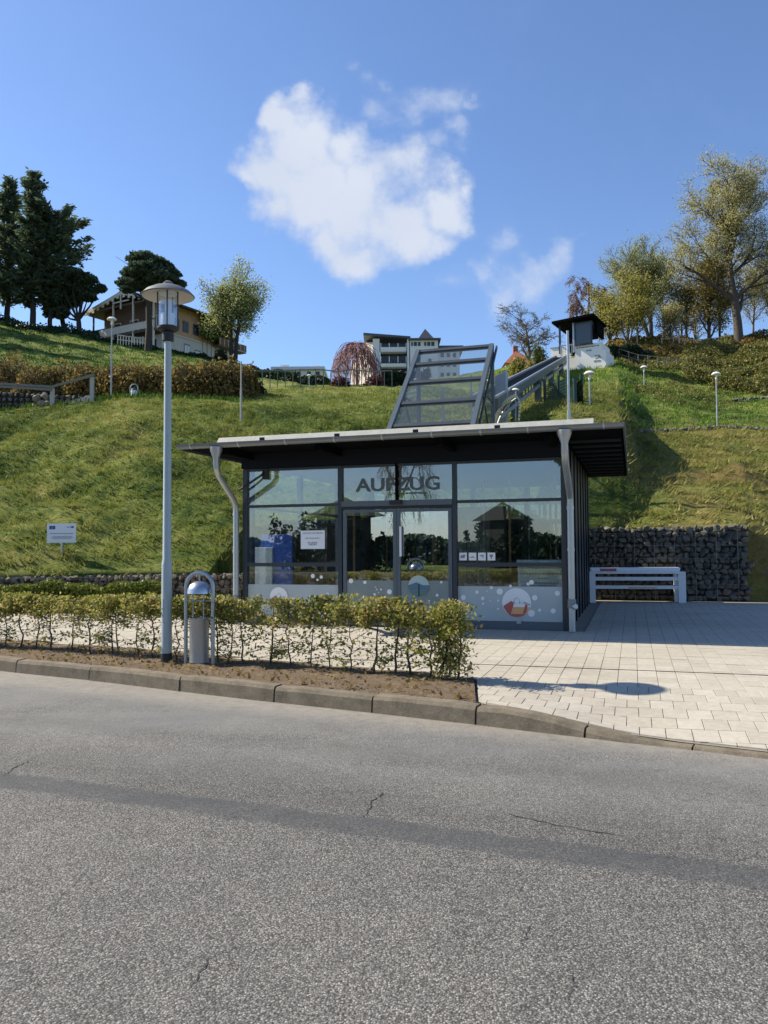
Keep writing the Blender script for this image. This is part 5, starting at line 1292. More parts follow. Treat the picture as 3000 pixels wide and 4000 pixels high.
# low clipped hedge before the left gabion wall
rg = np.random.default_rng(8); rnd = random.Random(8); P = []; segs = []
root = thing('low_hedge', 'low yellow green hedge standing in front of the left gabion wall', 'hedge')
for i in range(15000):
    f = rnd.random(); x = -11 + f * 6.1; y = 18.4 - .0 * f - .10 * (x + 8); v = rnd.random() ** .6; hh = .66 + .06 * math.sin(x * 3.1) + .04 * math.sin(x * 8)
    P.append((x, y + rnd.uniform(-.28, .28), .14 + hh * v))
    if i % 60 == 0: segs.append((Vector((x, y, .1)), Vector((x + rnd.gauss(0, .05), y, .1 + hh)), .012, .006))
V, F = cards(P, .062, rg, 1.3); link('foliage', npmesh('foliage', V, F, 'hedge_back_leaf'), root); V, F = tubes_np(segs, 4); link('stems', npmesh('stems', V, F, 'bark'), root)
# bramble thicket on the right slope
def patch(name, lab, xr, yr, n, leaf, lsize, hgt, seed, test=None, stems=True, kind='stuff'):
    rg = np.random.default_rng(seed); rnd = random.Random(seed); P = []; i = 0
    while len(P) < n and i < n * 6:
        i += 1; a = rnd.uniform(*xr); Y = rnd.uniform(*yr); X = a * Y; m = vnoise(X * .55 + seed, Y * .45)
        if test and not test(X, Y, a): continue
        if m < -.25: continue
        P.append((X + rnd.gauss(0, .1), Y + rnd.gauss(0, .1), H(X, Y) - .05 + hgt * (.35 + .5 * max(0, m)) * rnd.random() ** .6))
    V, F = cards(P, lsize, rg, 1.3); return link(name, npmesh(name, V, F, leaf), kind=kind, label=lab)
def pa(px): d = ray(px, 2000); return d.x / d.y
patch('bramble_thicket', 'ochre and green bramble thicket covering the upper right slope', (pa(2680), pa(3150)), (62, 84), 38000, 'bramble', .17, 2.0, 101, lambda X, Y, a: Y > 62 + (pa(3000) - a) * 60)
patch('bramble_thicket', 'low scrub below the trees right of the hilltop station', (pa(2440), pa(2760)), (74, 88), 9000, 'bramble', .16, .9, 102)
patch('weeds', 'scattered green weeds on the right slope', (pa(2480), pa(3150)), (56, 72), 9000, 'bramble', .13, .35, 103)
patch('undergrowth', 'brown undergrowth at the foot of the hilltop trees', (pa(2380), pa(3150)), (80, 92), 16000, 'brown_leaf', .2, 1.1, 104)
patch('undergrowth', 'dark undergrowth below the left firs and chalet', (pa(-250), pa(380)), (88, 99), 9000, 'dark_hedge', .22, 1.3, 105)

# ------------------------------------------------------------------ grass
def grass_mesh(name, lab, regions, mat, seed, hmin, hmax, wid, blades=9, spread=.10, lean=.5):
    rg = np.random.default_rng(seed); B = []
    for (a0, a1, s0, f0, s1, f1, dens) in regions:      # azimuth range, between stations, tufts per m2
        aa = np.linspace(a0, a1, 40); area = 0
        for i in range(39):
            am = (aa[i] + aa[i + 1]) / 2; s = stations(am); y0 = s[s0, 0] + (s[s0 + 1, 0] - s[s0, 0]) * f0 if s0 < 8 else 0; y1 = s[s1, 0] + (s[s1 + 1, 0] - s[s1, 0]) * f1
            ar = (aa[i + 1] - aa[i]) * (y1 * y1 - y0 * y0) / 2; k = rg.poisson(max(0, ar * dens))
            Y = np.sqrt(rg.uniform(y0 * y0, y1 * y1, k)); a = rg.uniform(aa[i], aa[i + 1], k)
            for A_, Y_ in zip(a, Y):
                if Y_ < 60 and tussock(A_ * Y_, Y_) < rg.uniform(-.05, .45): continue
                B.append((A_ * Y_, Y_, H(A_ * Y_, Y_)))
    B = np.array(B); n = len(B); P = np.repeat(B, blades, 0); m = len(P)
    size = np.repeat(rg.uniform(.6, 1.3, n), blades)
    P[:, :2] += rg.normal(size=(m, 2)) * spread; hgt = rg.uniform(hmin, hmax, m) * size
    az = rg.uniform(0, 6.28, m); base = np.stack([np.cos(az), np.sin(az), np.zeros(m)], 1) * wid * .5
    ln = rg.normal(size=(m, 2)) * .35 * lean + np.array([.18, -.55]) * lean + np.repeat(rg.normal(size=(n, 2)) * .35 * lean, blades, 0)
    tip = P + np.stack([ln[:, 0] * hgt, ln[:, 1] * hgt, hgt], 1); P[:, 2] -= .04
    V = np.stack([P - base, P + base, tip], 1).reshape(-1, 3); F = np.arange(3 * m).reshape(m, 3)
    return link(name, npmesh(name, V, F, mat), kind='stuff', label=lab)
grass_mesh('bank_grass', 'long tufty olive grass on the near left bank', [(pa(-60), pa(1000), 0, .0, 0, 1.0, 26)], 'blade', 201,   .04, .12, .045, 10, .13, 2.0)
grass_mesh('bank_grass', 'tufty olive grass on the bank behind the station roof', [(pa(1000), pa(2430), 0, .0, 0, 1.0, 16), (pa(1000), pa(2430), 1, 0, 2, 1.0, 8)], 'blade', 202, .06, .16, .055, 8, .14, 1.8)
grass_mesh('dry_grass', 'dry yellowish grass on the right bank above the gabion wall', [(pa(2400), pa(3080), 0, .0, 0, 1.0, 16)], 'blade_dry', 203, .05, .15, .055, 9, .13, 2.0)
grass_mesh('slope_grass', 'green grass on the middle of the right slope', [(pa(2430), pa(3080), 1, 0, 3, 1.0, 4.0)], 'blade_green', 204, .07, .2, .09, 8, .2, .6)
grass_mesh('slope_grass', 'green grass on the shaded upper left slope', [(pa(-60), pa(960), 1, 0, 1, 1.0, 14), (pa(-60), pa(960), 3, 0.0, 4, 1.0, 2.6)], 'blade_shaded', 205, .08, .22, .09, 7, .2, .6)
grass_mesh('slope_grass', 'green grass between the track and the hilltop station', [(pa(1960), pa(2440), 3, 0, 4, .6, 4)], 'blade_green', 206, .12, .3, .08, 7, .2, .6)

# ------------------------------------------------------------------ hedge plants along the kerb
hb = [5, 78, 145, 212, 290, 365, 441, 470, 555, 600, 705, 738, 810, 858, 888, 962, 1055, 1132, 1215, 1285, 1362, 1458, 1535, 1603, 1668, 1712, 1742, 1778]
hx = []
for px in hb:
    # intersect picture column with the hedge line
    a = pa(px); D = HRt - HL; t = (a * HL.y - HL.x) / (D.x - a * D.y); hx.append(HL.lerp(HRt, t))
for k in range(1, 12): hx.insert(0, HL + (HL - HRt).normalized() * k * .36 + Vector((0, 0)))
nh = len(hx)
ords = ['first', 'second', 'third', 'fourth', 'fifth', 'sixth', 'seventh', 'eighth', 'ninth', 'tenth', 'eleventh', 'twelfth', 'thirteenth', 'fourteenth', 'fifteenth', 'sixteenth', 'seventeenth', 'eighteenth', 'nineteenth', 'twentieth']
lampx, binx = lp.location.x, wb.location.x
nl = sum(1 for p in hx if p.x < lampx); ll = [i for i in range(nh) if hx[i].x < lampx]; mid_ = [i for i in range(nh) if lampx <= hx[i].x <= binx + .25]; rr_ = [i for i in range(nh) if hx[i].x > binx + .25]
for i, p in enumerate(hx):
    rnd = random.Random(300 + i); rg = np.random.default_rng(300 + i)
    if i in ll: k = len(ll) - 1 - ll.index(i); lab = 'young hornbeam hedge plant, %s one left of the street lamp' % (ords[k] if k < 20 else 'outermost')
    elif i in mid_: lab = 'thin hedge plant by the arched litter bin, %s from the street lamp' % ords[mid_.index(i)]
    else:
        k = nh - 1 - i; lab = ('leafiest hedge plant at the right end of the kerbside hedge' if k == 0 else 'young hornbeam hedge plant, %s from the right end of the kerbside hedge' % ords[k])
    root = thing('hedge_plant', lab, 'hedge plant', (p.x, p.y + rnd.uniform(-.06, .06), .145), rnd.uniform(0, .3), 'hedge plants in a row behind the kerb')
    h = .80 + rnd.uniform(-.05, .05); segs = []; pts = [Vector((0, 0, -.05))]; x = y = 0
    for k in range(7):
        x += rnd.gauss(0, .022); y += rnd.gauss(0, .015); pts.append(Vector((x, y, h * .98 * (k + 1) / 7)))
    r0 = rnd.uniform(.010, .017)
    V, F = tubes_np([(pts[k], pts[k + 1], r0 * (1 - k / 9), r0 * (1 - (k + 1) / 9)) for k in range(7)], 6); link('stem', npmesh('stem', V, F, 'bark', True), root)
    tips = []
    wide = .24 if i < nh - 3 else .13; nb = 34
    for k in range(nb):
        f = rnd.uniform(.08, 1) if i >= nh - 4 else (rnd.uniform(.62, 1) if rnd.random() < .6 else rnd.uniform(.1, .65))
        j = min(6, int(f * 7)); a = pts[j].lerp(pts[j + 1], f * 7 - j); sgn = rnd.choice((-1, 1)); L_ = wide * rnd.uniform(.4, 1.15)
        e = a + Vector((sgn * L_, rnd.uniform(-.16, .16), rnd.uniform(-.02, .12))); e.z = min(e.z, h + rnd.uniform(0, .03)); m = a.lerp(e, .5) + Vector((0, 0, rnd.uniform(-.02, .03)))
        segs += [(a, m, .0045, .0035), (m, e, .0035, .002)]
        for q in range(3):
            s0 = a.lerp(e, rnd.uniform(.3, 1)); e2 = s0 + Vector((rnd.gauss(0, .06), rnd.gauss(0, .06), rnd.gauss(.01, .035))); e2.z = min(e2.z, h + .05); segs.append((s0, e2, .0025, .0015)); tips += [e2, s0]
        tips += [e, m]
    V, F = tubes_np(segs, 3); link('twigs', npmesh('twigs', V, F, 'bark'), root)
    T_ = np.array([t[:] for t in tips]); up = T_[:, 2] > h * .70
    if i >= nh - 4: rep = np.where(up, 4, 2)
    elif i < nh - 12: rep = np.where(up, 4, 1)
    else: rep = np.where(up, 4, np.where(T_[:, 2] < .2, 2, 1))
    P = np.repeat(T_, rep, 0); P = P + rg.normal(size=P.shape) * np.array([.05, .05, .028]); P[:, 2] = np.clip(P[:, 2], .02, h + .04)
    V, F = cards(P, .031, rg, 1.45, up_bias=.2); link('leaves', npmesh('leaves', V, F, 'hedge_leaf'), root)
# ------------------------------------------------------------------ chalet on the upper left
CY = 95.0
c0v = at(640, 1180, CY); gx = c0v.x
ld = Vector((7.0, 12, 0)).normalized(); gd = Vector((-ld.y, ld.x, 0))
zg = 24.0
ch_ = thing('chalet', 'alpine chalet with white lower floor, balconies and wide brown roof', 'house', (gx, CY, 0), math.atan2(ld.y, ld.x))
# local: x along the long side (away from viewer), y to the left (gable width)
LL, GW = 12.6, 10.5
zb0 = 22.5; z1f = at(640, 1290, CY).z; ze = at(640, 1175, CY).z - .1; zp = at(430, 1128, CY).z - .3
wall = MB().box(0, LL, 0, GW, zb0, z1f).build('wall', 'render_grey', ch_)
MB().box(-.02, .35, -.02, .25, zb0, z1f + .02).build('corner_pilaster', 'render_white', wall)
MB().box(.0, LL - .05, .05, 1.6, z1f + .002, ze).build('timber_wall', 'orange_wood', ch_); MB().box(.0, LL - .05, 1.602, GW - .05, z1f + .002, ze).build('timber_wall', 'dark_wood', ch_)
MB().prism([(0.05, ze + .002), (GW - .05, ze + .002), (GW / 2, zp - .5)], 'x', .05, LL - .1).build('gable_wall', 'dark_wood', ch_)
ov = 1.9
def roofp(x0, x1):
    m = MB()
    for s in (0, 1):
        y0 = -1.3 if s == 0 else GW + 1.3; ze2 = ze - (zp - ze) * 1.3 / (GW / 2); ym = GW / 2
        p = [(x0, y0, ze2), (x1, y0, ze2), (x1, ym, zp), (x0, ym, zp)]; m.hexa([(a, b, c + .02) for a, b, c in p] + [(a, b, c + .24) for a, b, c in p])
    return m
rf = roofp(-ov, LL + 1.2).build('roof', 'brown_roof', ch_)
for s in (-1, 1):
    a = Vector((-ov - .06, GW / 2, zp + .1)); e = Vector((-ov - .06, GW / 2 + s * (GW / 2 + 1.3), ze - (zp - ze) * .25 + .1))
    MB().bar(a, e, .10, .42).build('bargeboard', 'cream', rf)
    for k in range(7):
        p = a.lerp(e, (k + .6) / 7.4); MB().box(p.x - .04, p.x + .02, p.y - .2, p.y + .2, p.z - .5, p.z - .18).build('carved_trim', 'cream', rf)
MB().bar((-ov - .06, GW / 2, zp - 1.9), (-ov - .06, GW / 2, zp + .9), .14).build('finial', 'cream', rf); MB().bar((-ov - .06, GW / 2 - 1.4, zp - 1.0), (-ov - .06, GW / 2 + 1.4, zp - 1.0), .14).build('collar_beam', 'cream', rf)
MB().bar((-ov - .06, GW / 2 - .5, zp + .1), (-ov - .06, GW / 2 + .5, zp + .75), .1).build('finial_arm', 'cream', rf); MB().bar((-ov - .06, GW / 2 + .5, zp + .1), (-ov - .06, GW / 2 - .5, zp + .75), .1).build('finial_arm', 'cream', rf)
MB().box(3.5, 4.3, 3.2, 4.1, zp - 1.6, zp + .7).build('chimney', 'render_grey', rf)
# balcony on the gable
zb1 = z1f - .1
MB().box(-1.7, -.02, -.2, GW + .3, zb1 - .22, zb1).build('balcony_floor', 'dark_wood', ch_)
bl = MB().box(-1.75, -1.68, -.2, GW + .3, zb1 + .1, zb1 + 1.0).build('balcony_rail', 'cream', ch_)
for k in range(13): MB().box(-1.78, -1.752, .1 + k * .85, .45 + k * .85, zb1 + .12, zb1 + .98).build('rail_board', 'cream', bl)
MB().box(-1.8, -1.64, -.25, GW + .35, zb1 + 1.002, zb1 + 1.1).build('handrail', 'dark_wood', bl)
for y in (0, GW * .33, GW * .66, GW): MB().bar((-1.62, y, zb1 - 2.7), (-1.62, y, ze + (.8 if 1 < y < 9 else .1)), .17).build('balcony_post', 'cream' if y < 8 else 'dark_wood', ch_)
MB().box(-1.66, -1.58, 0, GW, ze - .15, ze + .1).build('tie_beam', 'dark_wood', ch_)
for y in (1.2, 4.3, 7.4):
    o = MB().box(-.03, .0, y, y + 1.5, zb1 + .3, zb1 + 2.1).build('window', 'cream', ch_); MB().box(-.05, -.032, y + .12, y + 1.38, zb1 + .4, zb1 + 2.0).build('pane', 'window_dark', o)
o = MB().box(-.04, -.002, 4.0, 5.2, zb0, zb1 - .6).build('door', 'window_dark', ch_)
for y in (1.2, 7.6): MB().box(-.04, -.002, y, y + 1.4, zb1 - 2.2, zb1 - .8).build('window', 'window_dark', ch_)
# long side windows
for k, x in enumerate((3.4, 5.3, 10.2)):
    zz = zb0 + .9
    zl = H(gx + ld.x * x, CY + ld.y * x); o = MB().box(x, x + 1.05, -.03, -.002, zl + .6, zl + 2.7).build('window', 'print_grey', ch_)
    MB().box(x + .1, x + .5, -.05, -.032, zl + .7, zl + 2.5).build('pane', 'sign_white', o); MB().box(x + .55, x + .95, -.05, -.032, zl + .7, zl + 2.5).build('pane', 'sign_white', o)
MB().box(0, LL, -.08, -.002, z1f - .25, z1f - .05).build('string_course', 'hotel_pink', ch_)
for x in (1.6, 3.2, 5.0, 6.6, 9.0, 11.0):
    o = MB().box(x, x + 1.0, .0, .045, z1f + .6, z1f + 2.0).build('window', 'dark_wood', ch_); MB().box(x + .1, x + .9, -.015, -.002, z1f + .7, z1f + 1.9).build('pane', 'window_dark', o)
MB().box(8.4, 13.8, -1.2, -.002, z1f - .15, z1f - .02).build('side_balcony', 'dark_wood', ch_); bb = MB().box(8.4, 13.8, -1.25, -1.2, z1f, z1f + .9).build('side_rail', 'dark_wood', ch_)
for k in range(7): MB().box(8.5 + k * .8, 8.62 + k * .8, -1.3, -1.27, z1f, z1f + .9).build('rail_slat', 'orange_wood', bb)
# fence in front of the chalet
cf = thing('garden_fence', 'small pale garden fence in front of the chalet porch', 'fence')
for k in range(12):
    g = ground_at(455 + k * 11, 89); MB().bar((g.x, g.y, g.z - .2), (g.x, g.y, g.z + 1.2), .09).build('post', 'cream', cf)
a = ground_at(455, 89); b = ground_at(576, 89); MB().bar((a.x, a.y, a.z + 1.1), (b.x, b.y, b.z + 1.1), .09).build('rail', 'cream', cf); MB().bar((a.x, a.y, a.z + .6), (b.x, b.y, b.z + .6), .07).build('rail', 'cream', cf)
# climbing green on the chalet corner
shrub('ivy_shrub', 'dark shrub at the lower right corner of the chalet', 862, 88, 1365, 60, 77, 'dark_hedge', 1500, lsize=.16)
vg = thing('climbing_plant', 'green climbing plant hanging over the right part of the chalet wall', 'plant'); rg = np.random.default_rng(4); rnd = random.Random(4); P = []; sg_ = []
for k in range(2600):
    x = rnd.triangular(5.5, 12.5, 8.0); z = z1f + .4 + rnd.random() * (ze - z1f + .3) * (1 - abs(x - 8) / 7); q = Vector((gx, CY, 0)) + ld * x - gd * (.25 + rnd.random() * .7); P.append((q.x, q.y, z))
for k in range(5):
    q = Vector((gx, CY, 0)) + ld * (6.5 + k * .8) - gd * .2; sg_.append((Vector((q.x, q.y, zb0 + 1)), Vector((q.x, q.y, ze - .3)), .05, .03))
V, F = cards(P, .26, rg, 1.3); link('leaves', npmesh('leaves', V, F, 'hedge_back_leaf'), vg); V, F = tubes_np(sg_, 5); link('stems', npmesh('stems', V, F, 'bark'), vg)

# ------------------------------------------------------------------ hotel
HYD = 125.0
ho = thing('hotel', 'large white hotel with rows of balconies and a pointed slate turret', 'building', (0, HYD, 0))
def hp(px, py, Y=HYD): q = at(px, py, Y); return q.x, q.z
zb_h = hp(1500, 1530)[1] - 3
def hbox(n, px0, px1, py0, py1, y0, y1, mat, parent=ho):
    x0, z1 = hp(px0, py0); x1, z0 = hp(px1, py1); return MB().box(x0, x1, y0, y1, z0, z1).build(n, mat, parent)
xa_, xb_ = hp(1348, 1)[0], hp(1455, 1)[0]; zt_ = hp(1, 1395)[1]; p4_ = [(xa_ + .3, 8.6), (xb_, .5), (xb_, 12), (xa_ + .6, 12)]
MB().hexa([(x, y, zb_h - 2) for x, y in p4_] + [(x, y, zt_) for x, y in p4_]).build('wall', 'hotel_pink', ho)
zr2 = hp(1, 1322)[1]; zr3 = hp(1, 1345)[1]
MB().add([(xa_ + .3, 8.6, zt_ + .002), (xb_, .5, zt_ + .002), (xb_, 12, zt_ + .002), (xb_, .5, zr3), ((xa_ + xb_) / 2 + .8, 3.9, zr2), (xb_, 12, zr3)], [(0, 1, 3, 4), (1, 2, 5, 3), (0, 4, 5, 2), (3, 5, 4), (0, 2, 1)]).build('gable_wall', 'hotel_pink', ho)
x0, z1 = hp(1395, 1395); x1, _ = hp(1480, 1395); _, zr_ = hp(1400, 1312)
hbox('wall', 1456, 1484, 1322, 1560, .2, 12, 'hotel_wall')
hbox('wall', 1485, 1588, 1332, 1560, 1.6, 12, 'window_dark')
hbox('stair_wall', 1590, 1600, 1328, 1560, -.4, 12, 'hotel_wall')
hbox('tower_wall', 1601, 1712, 1334, 1560, -.6, 10, 'hotel_wall')
hbox('wall', 1713, 1800, 1362, 1560, 1.2, 12, 'hotel_wall')
MB().hexa([(hp(1412, 1)[0], -.4, hp(1, 1322)[1]), (hp(1592, 1)[0], -.4, hp(1, 1334)[1]), (hp(1592, 1)[0], 12, hp(1, 1318)[1]), (hp(1412, 1)[0], 12, hp(1, 1312)[1]), (hp(1412, 1)[0], -.4, hp(1, 1312)[1]), (hp(1592, 1)[0], -.4, hp(1, 1327)[1]), (hp(1592, 1)[0], 12, hp(1, 1306)[1]), (hp(1412, 1)[0], 12, hp(1, 1300)[1])]).build('roof', 'slate', ho)
hbox('tower_roof', 1594, 1720, 1328, 1333, -1.2, 10.5, 'slate'); hbox('roof', 1713, 1812, 1346, 1360, .6, 12.5, 'slate'); hbox('turret_base', 1636, 1694, 1322, 1327.7, 1, 4.5, 'hotel_wall')
xm, za = hp(1658, 1275); xa, zz = hp(1634, 1322); xb, _ = hp(1696, 1322); h_ = MB(); w = (xb - xa) / 2; ym = w + .1
h_.add([(xa, ym - w, zz), (xb, ym - w, zz), (xb, ym + w, zz), (xa, ym + w, zz), ((xa + xb) / 2 - .1, ym, za)], [(0, 1, 4), (1, 2, 4), (2, 3, 4), (3, 0, 4), (3, 2, 1, 0)]).build('spire', 'slate', ho)
for (p0, p1) in ((1352, 1373), (1404, 1420), (1462, 1484)): pass
for (py0, py1) in ((1352, 1373), (1404, 1432), (1462, 1490)):
    # balcony parapets, recess behind, posts
    hbox('balcony', 1486, 1588, py1 - 2, py1 + 0, 0, 1.6, 'hotel_wall'); bb = hbox('balcony_rail', 1486, 1588, py1 - (17 if py0 == 1352 else 12), py1 - 2.5, 0, .12, 'hotel_wall')
    for q in (1486, 1519, 1553, 1585): hbox('balcony_post', q, q + 3, py0 - 12, py1 - 17, 0, .2, 'hotel_wall')
    for q in range(1490, 1585, 12):
        o = hbox('window', q, q + 8, py0 - 8, py1 - 6, 1.5, 1.58, 'print_dark' if q % 24 else 'cabinet')
for (a, b_) in ((1606, 1612), (1616, 1628), (1632, 1642), (1656, 1664), (1668, 1680), (1684, 1696)): hbox('window', a, b_, 1340, 1355, -.68, -.61, 'window_dark')
for py in (1405, 1460):
    for a in (1618, 1672): hbox('window', a, a + 12, py, py + 18, -.68, -.61, 'window_dark')
for py in (1372, 1410, 1450, 1490):
    for a in (1724, 1748, 1772): hbox('window', a, a + 12, py, py + 16, 1.1, 1.19, 'window_dark')
pass
# white low roofs left of hotel
wr = thing('white_house', 'low white roofed house on the skyline left of the hotel', 'house', (0, 110, 0))
def wb_(n, px0, px1, py0, py1, y0, y1, mat):
    a = at(px0, py0, 110); b = at(px1, py1, 110); return MB().box(a.x, b.x, y0, y1, b.z, a.z).build(n, mat, wr)
wb_('wall', 1070, 1262, 1446, 1520, 0, 8, 'render_white'); wb_('roof', 1060, 1270, 1436, 1445.5, -.6, 8.5, 'sign_white'); wb_('dormer', 1095, 1130, 1425, 1435.5, 0, 5, 'sign_white'); wb_('dormer', 1225, 1250, 1428, 1435.5, 0, 5, 'sign_white')
for q in (1085, 1120, 1160, 1200, 1235): wb_('window', q, q + 14, 1452, 1466, -.06, -.01, 'window_dark')
# red roofed house
rh = thing('red_roofed_house', 'small house with red tiled roof behind the green shrub', 'house', (0, 100, 0)); q = lambda px, py: (at(px, py, 100).x, at(px, py, 100).z)
a = q(1975, 1420); b = q(2082, 1420); MB().box(a[0], b[0], 0, 7, a[1] - 5, a[1]).build('wall', 'hotel_pink', rh)
p0, p1, p2 = q(1968, 1422), q(2090, 1418), q(2047, 1348)
r_ = MB(); r_.add([(p0[0], -.6, p0[1]), (p1[0], -.6, p1[1]), (p1[0], 7.6, p1[1]), (p0[0], 7.6, p0[1]), (p2[0] - .6, 3, p2[1]), (p2[0] + .2, 4, p2[1])], [(0, 1, 4), (1, 5, 4), (1, 2, 5), (2, 3, 5), (3, 4, 5), (3, 0, 4), (3, 2, 1, 0)]).build('roof', 'red_roof', rh)
c = q(2030, 1372); MB().box(c[0] - .3, c[0] + .3, 3, 3.6, c[1] - 1.5, c[1] + 1.4).build('chimney', 'red_roof', rh)

# ------------------------------------------------------------------ far lamps, poles
def far_lamp(px, py_top, py_base, Y, lab, k=None, buried=0):
    tp = at(px, py_top, Y); g = H(tp.x, Y); h = tp.z - g
    o = make_lamp(h, True, (k or h / 4.86)); o.location = (tp.x, Y, g); tag(o, lab, 'street lamp', 'small path lamps on the hillside'); return o
far_lamp(437, 1238, 1545, 40.2, 'grey path lamp on the left terrace in front of the brown shrubs', .85)
far_lamp(2797, 1452, 1670, 41.5, 'grey path lamp standing alone on the right hillside path', .85)
far_lamp(2302, 1448, 1590, 37, 'path lamp with white head right of the track below the hilltop station', .9)
far_lamp(2515, 1428, 1520, 62, 'most distant path lamp on the green slope right of the station', 1.0)
far_lamp(2013, 1516, 1640, 30, 'path lamp with white head beside the cable chain', .55)
far_lamp(1208, 1462, 1590, 47.5, 'short path lamp on the terrace left of the glass shaft', .5)
far_lamp(1625, 1478, 1560, 44, 'path lamp seen through the glass of the shaft', .5)
def pole(px, py_top, Y, r, lab, mat='galv', depth=.3, zb=None):
    tp = at(px, py_top, Y); z0 = H(tp.x, Y) - depth if zb is None else zb
    o = thing('pole', lab, 'pole', (tp.x, Y, z0)); MB().tube([(0, 0, 0), (0, 0, (tp.z - z0) * .6)], r, 8).build('lower_tube', mat, o, smooth=True); MB().tube([(0, 0, (tp.z - z0) * .6), (0, 0, tp.z - z0)], r * .72, 8).build('upper_tube', mat, o, smooth=True); return o
pole(942, 1412, 33.5, .045, 'thin tall pale pole on the grass bank left of the station roof', 'concrete')
pole(2217, 1292, 23.4, .05, 'thin tall grey pole rising behind the station roof by the track', 'galv', zb=2.0)
pole(2652, 1290, 86, .10, 'pale pole under the hilltop trees', 'concrete'); pole(2488, 1295, 86, .08, 'dark pole beside the bushy tree', 'concrete'); 
# green mesh fence below the hill station and dark posts
gf = thing('green_fence', 'dark green mesh fence panels under the lift track', 'fence')
for (px0, px1, Y, pyt) in ((2135, 2190, 42, 1505), (2190, 2225, 40, 1490), (2225, 2255, 38, 1520), (2250, 2280, 40, 1500)):
    a = ground_at(px0, Y); b = ground_at(px1, Y - 1); zt_ = at(px0, pyt, Y).z
    m = MB(); nb = 16
    for k in range(nb): p = a.lerp(b, k / (nb - 1)); m.bar((p.x, p.y, p.z - .1), (p.x, p.y, zt_), .02)
    for k in range(8): z = a.z + (zt_ - a.z) * k / 7; m.bar((a.x, a.y, z), (b.x, b.y, z), .02)
    m.build('mesh_panel', 'green_metal', gf)
    for p in (a, b): MB().bar((p.x, p.y, p.z - .2), (p.x, p.y, zt_ + .3), .13).build('post', 'green_metal', gf)
# small cypresses right of the fence
for (px, w, pt, lab) in ((2272, 26, 1485, 'slim dark green cypress right of the green fence'), (2250, 22, 1500, 'slim dark green cypress hidden beside the pole')):
    shrub('cypress', lab, px, 38, pt, w, 400 + px, 'dark_hedge', 1600, lsize=.10, dens_twig=10)
# hillside rail fences
def rail_fence(lab, pts, hgt, rails, mat, post_w=.09, step=1):
    f = thing('rail_fence', lab, 'fence'); G = [ground_at(px, Y) for px, Y in pts]
    for i in range(len(G)):
        MB().bar((G[i].x, G[i].y, G[i].z - .2), (G[i].x, G[i].y, G[i].z + hgt), post_w).build('post', mat, f)
        if i < len(G) - 1:
            for r_ in rails: MB().bar((G[i].x, G[i].y, G[i].z + r_), (G[i + 1].x, G[i + 1].y, G[i + 1].z + r_), .06).build('rail', mat, f)
    return f
rail_fence('weathered rail fence running across the top of the right slope', [(2430 + k * 38, 77 - k * .35) for k in range(11)], 1.1, (.55, 1.05), 'rail_wood')
rail_fence('thin metal fence along the terrace left of the hotel', [(965 + k * 30, 49) for k in range(20)], 1.15, (1.1,), 'rail_wood', .05)
rail_fence('pale rail fence below the trees on the right skyline', [(2600 + k * 45, 86) for k in range(8)], 1.0, (.95,), 'concrete')
# path edge on right, a structure
def path_strip(name, lab, px0, px1, st_i, off0, off1, mat, n=60, dz=.06):
    vs = []
    for k in range(n):
        a = pa(px0) + (pa(px1) - pa(px0)) * k / (n - 1); s = stations(a); Y0 = s[st_i, 0] + off0; Y1 = s[st_i, 0] + off1
        vs += [(a * Y0, Y0, H(a * Y0, Y0) + dz), (a * Y1, Y1, H(a * Y1, Y1) + dz)]
    return MB().add(vs, [(2 * i, 2 * i + 2, 2 * i + 3, 2 * i + 1) for i in range(n - 1)]).build(name, mat, kind='structure', label=lab)
ew = thing('edging_wall', 'low grey brown stone edging along the right hillside path', 'wall'); r = random.Random(77); ms = [rock_mesh(700 + k, 'gabion_stone', .8) for k in range(4)]
for k in range(60):
    a = pa(2500) + (pa(3120) - pa(2500)) * k / 60; s = stations(a); Y = s[1, 0] - .1; o = link('stone', ms[k % 4], ew, (a * Y, Y, H(a * Y, Y) + .05), (0, 0, r.uniform(0, 3))); o.scale = (.38, .3, .32)
rw = thing('rock_row', 'loose pale rocks lying in the right slope by the thicket', 'rocks')
for k in range(14):
    g = ground_at(2880 + k * 12, 61 + r.uniform(-.4, .4)); o = link('stone', ms[k % 4], rw, (g.x, g.y, g.z + .08), (0, 0, r.uniform(0, 3))); o.scale = (.5, .4, .4)
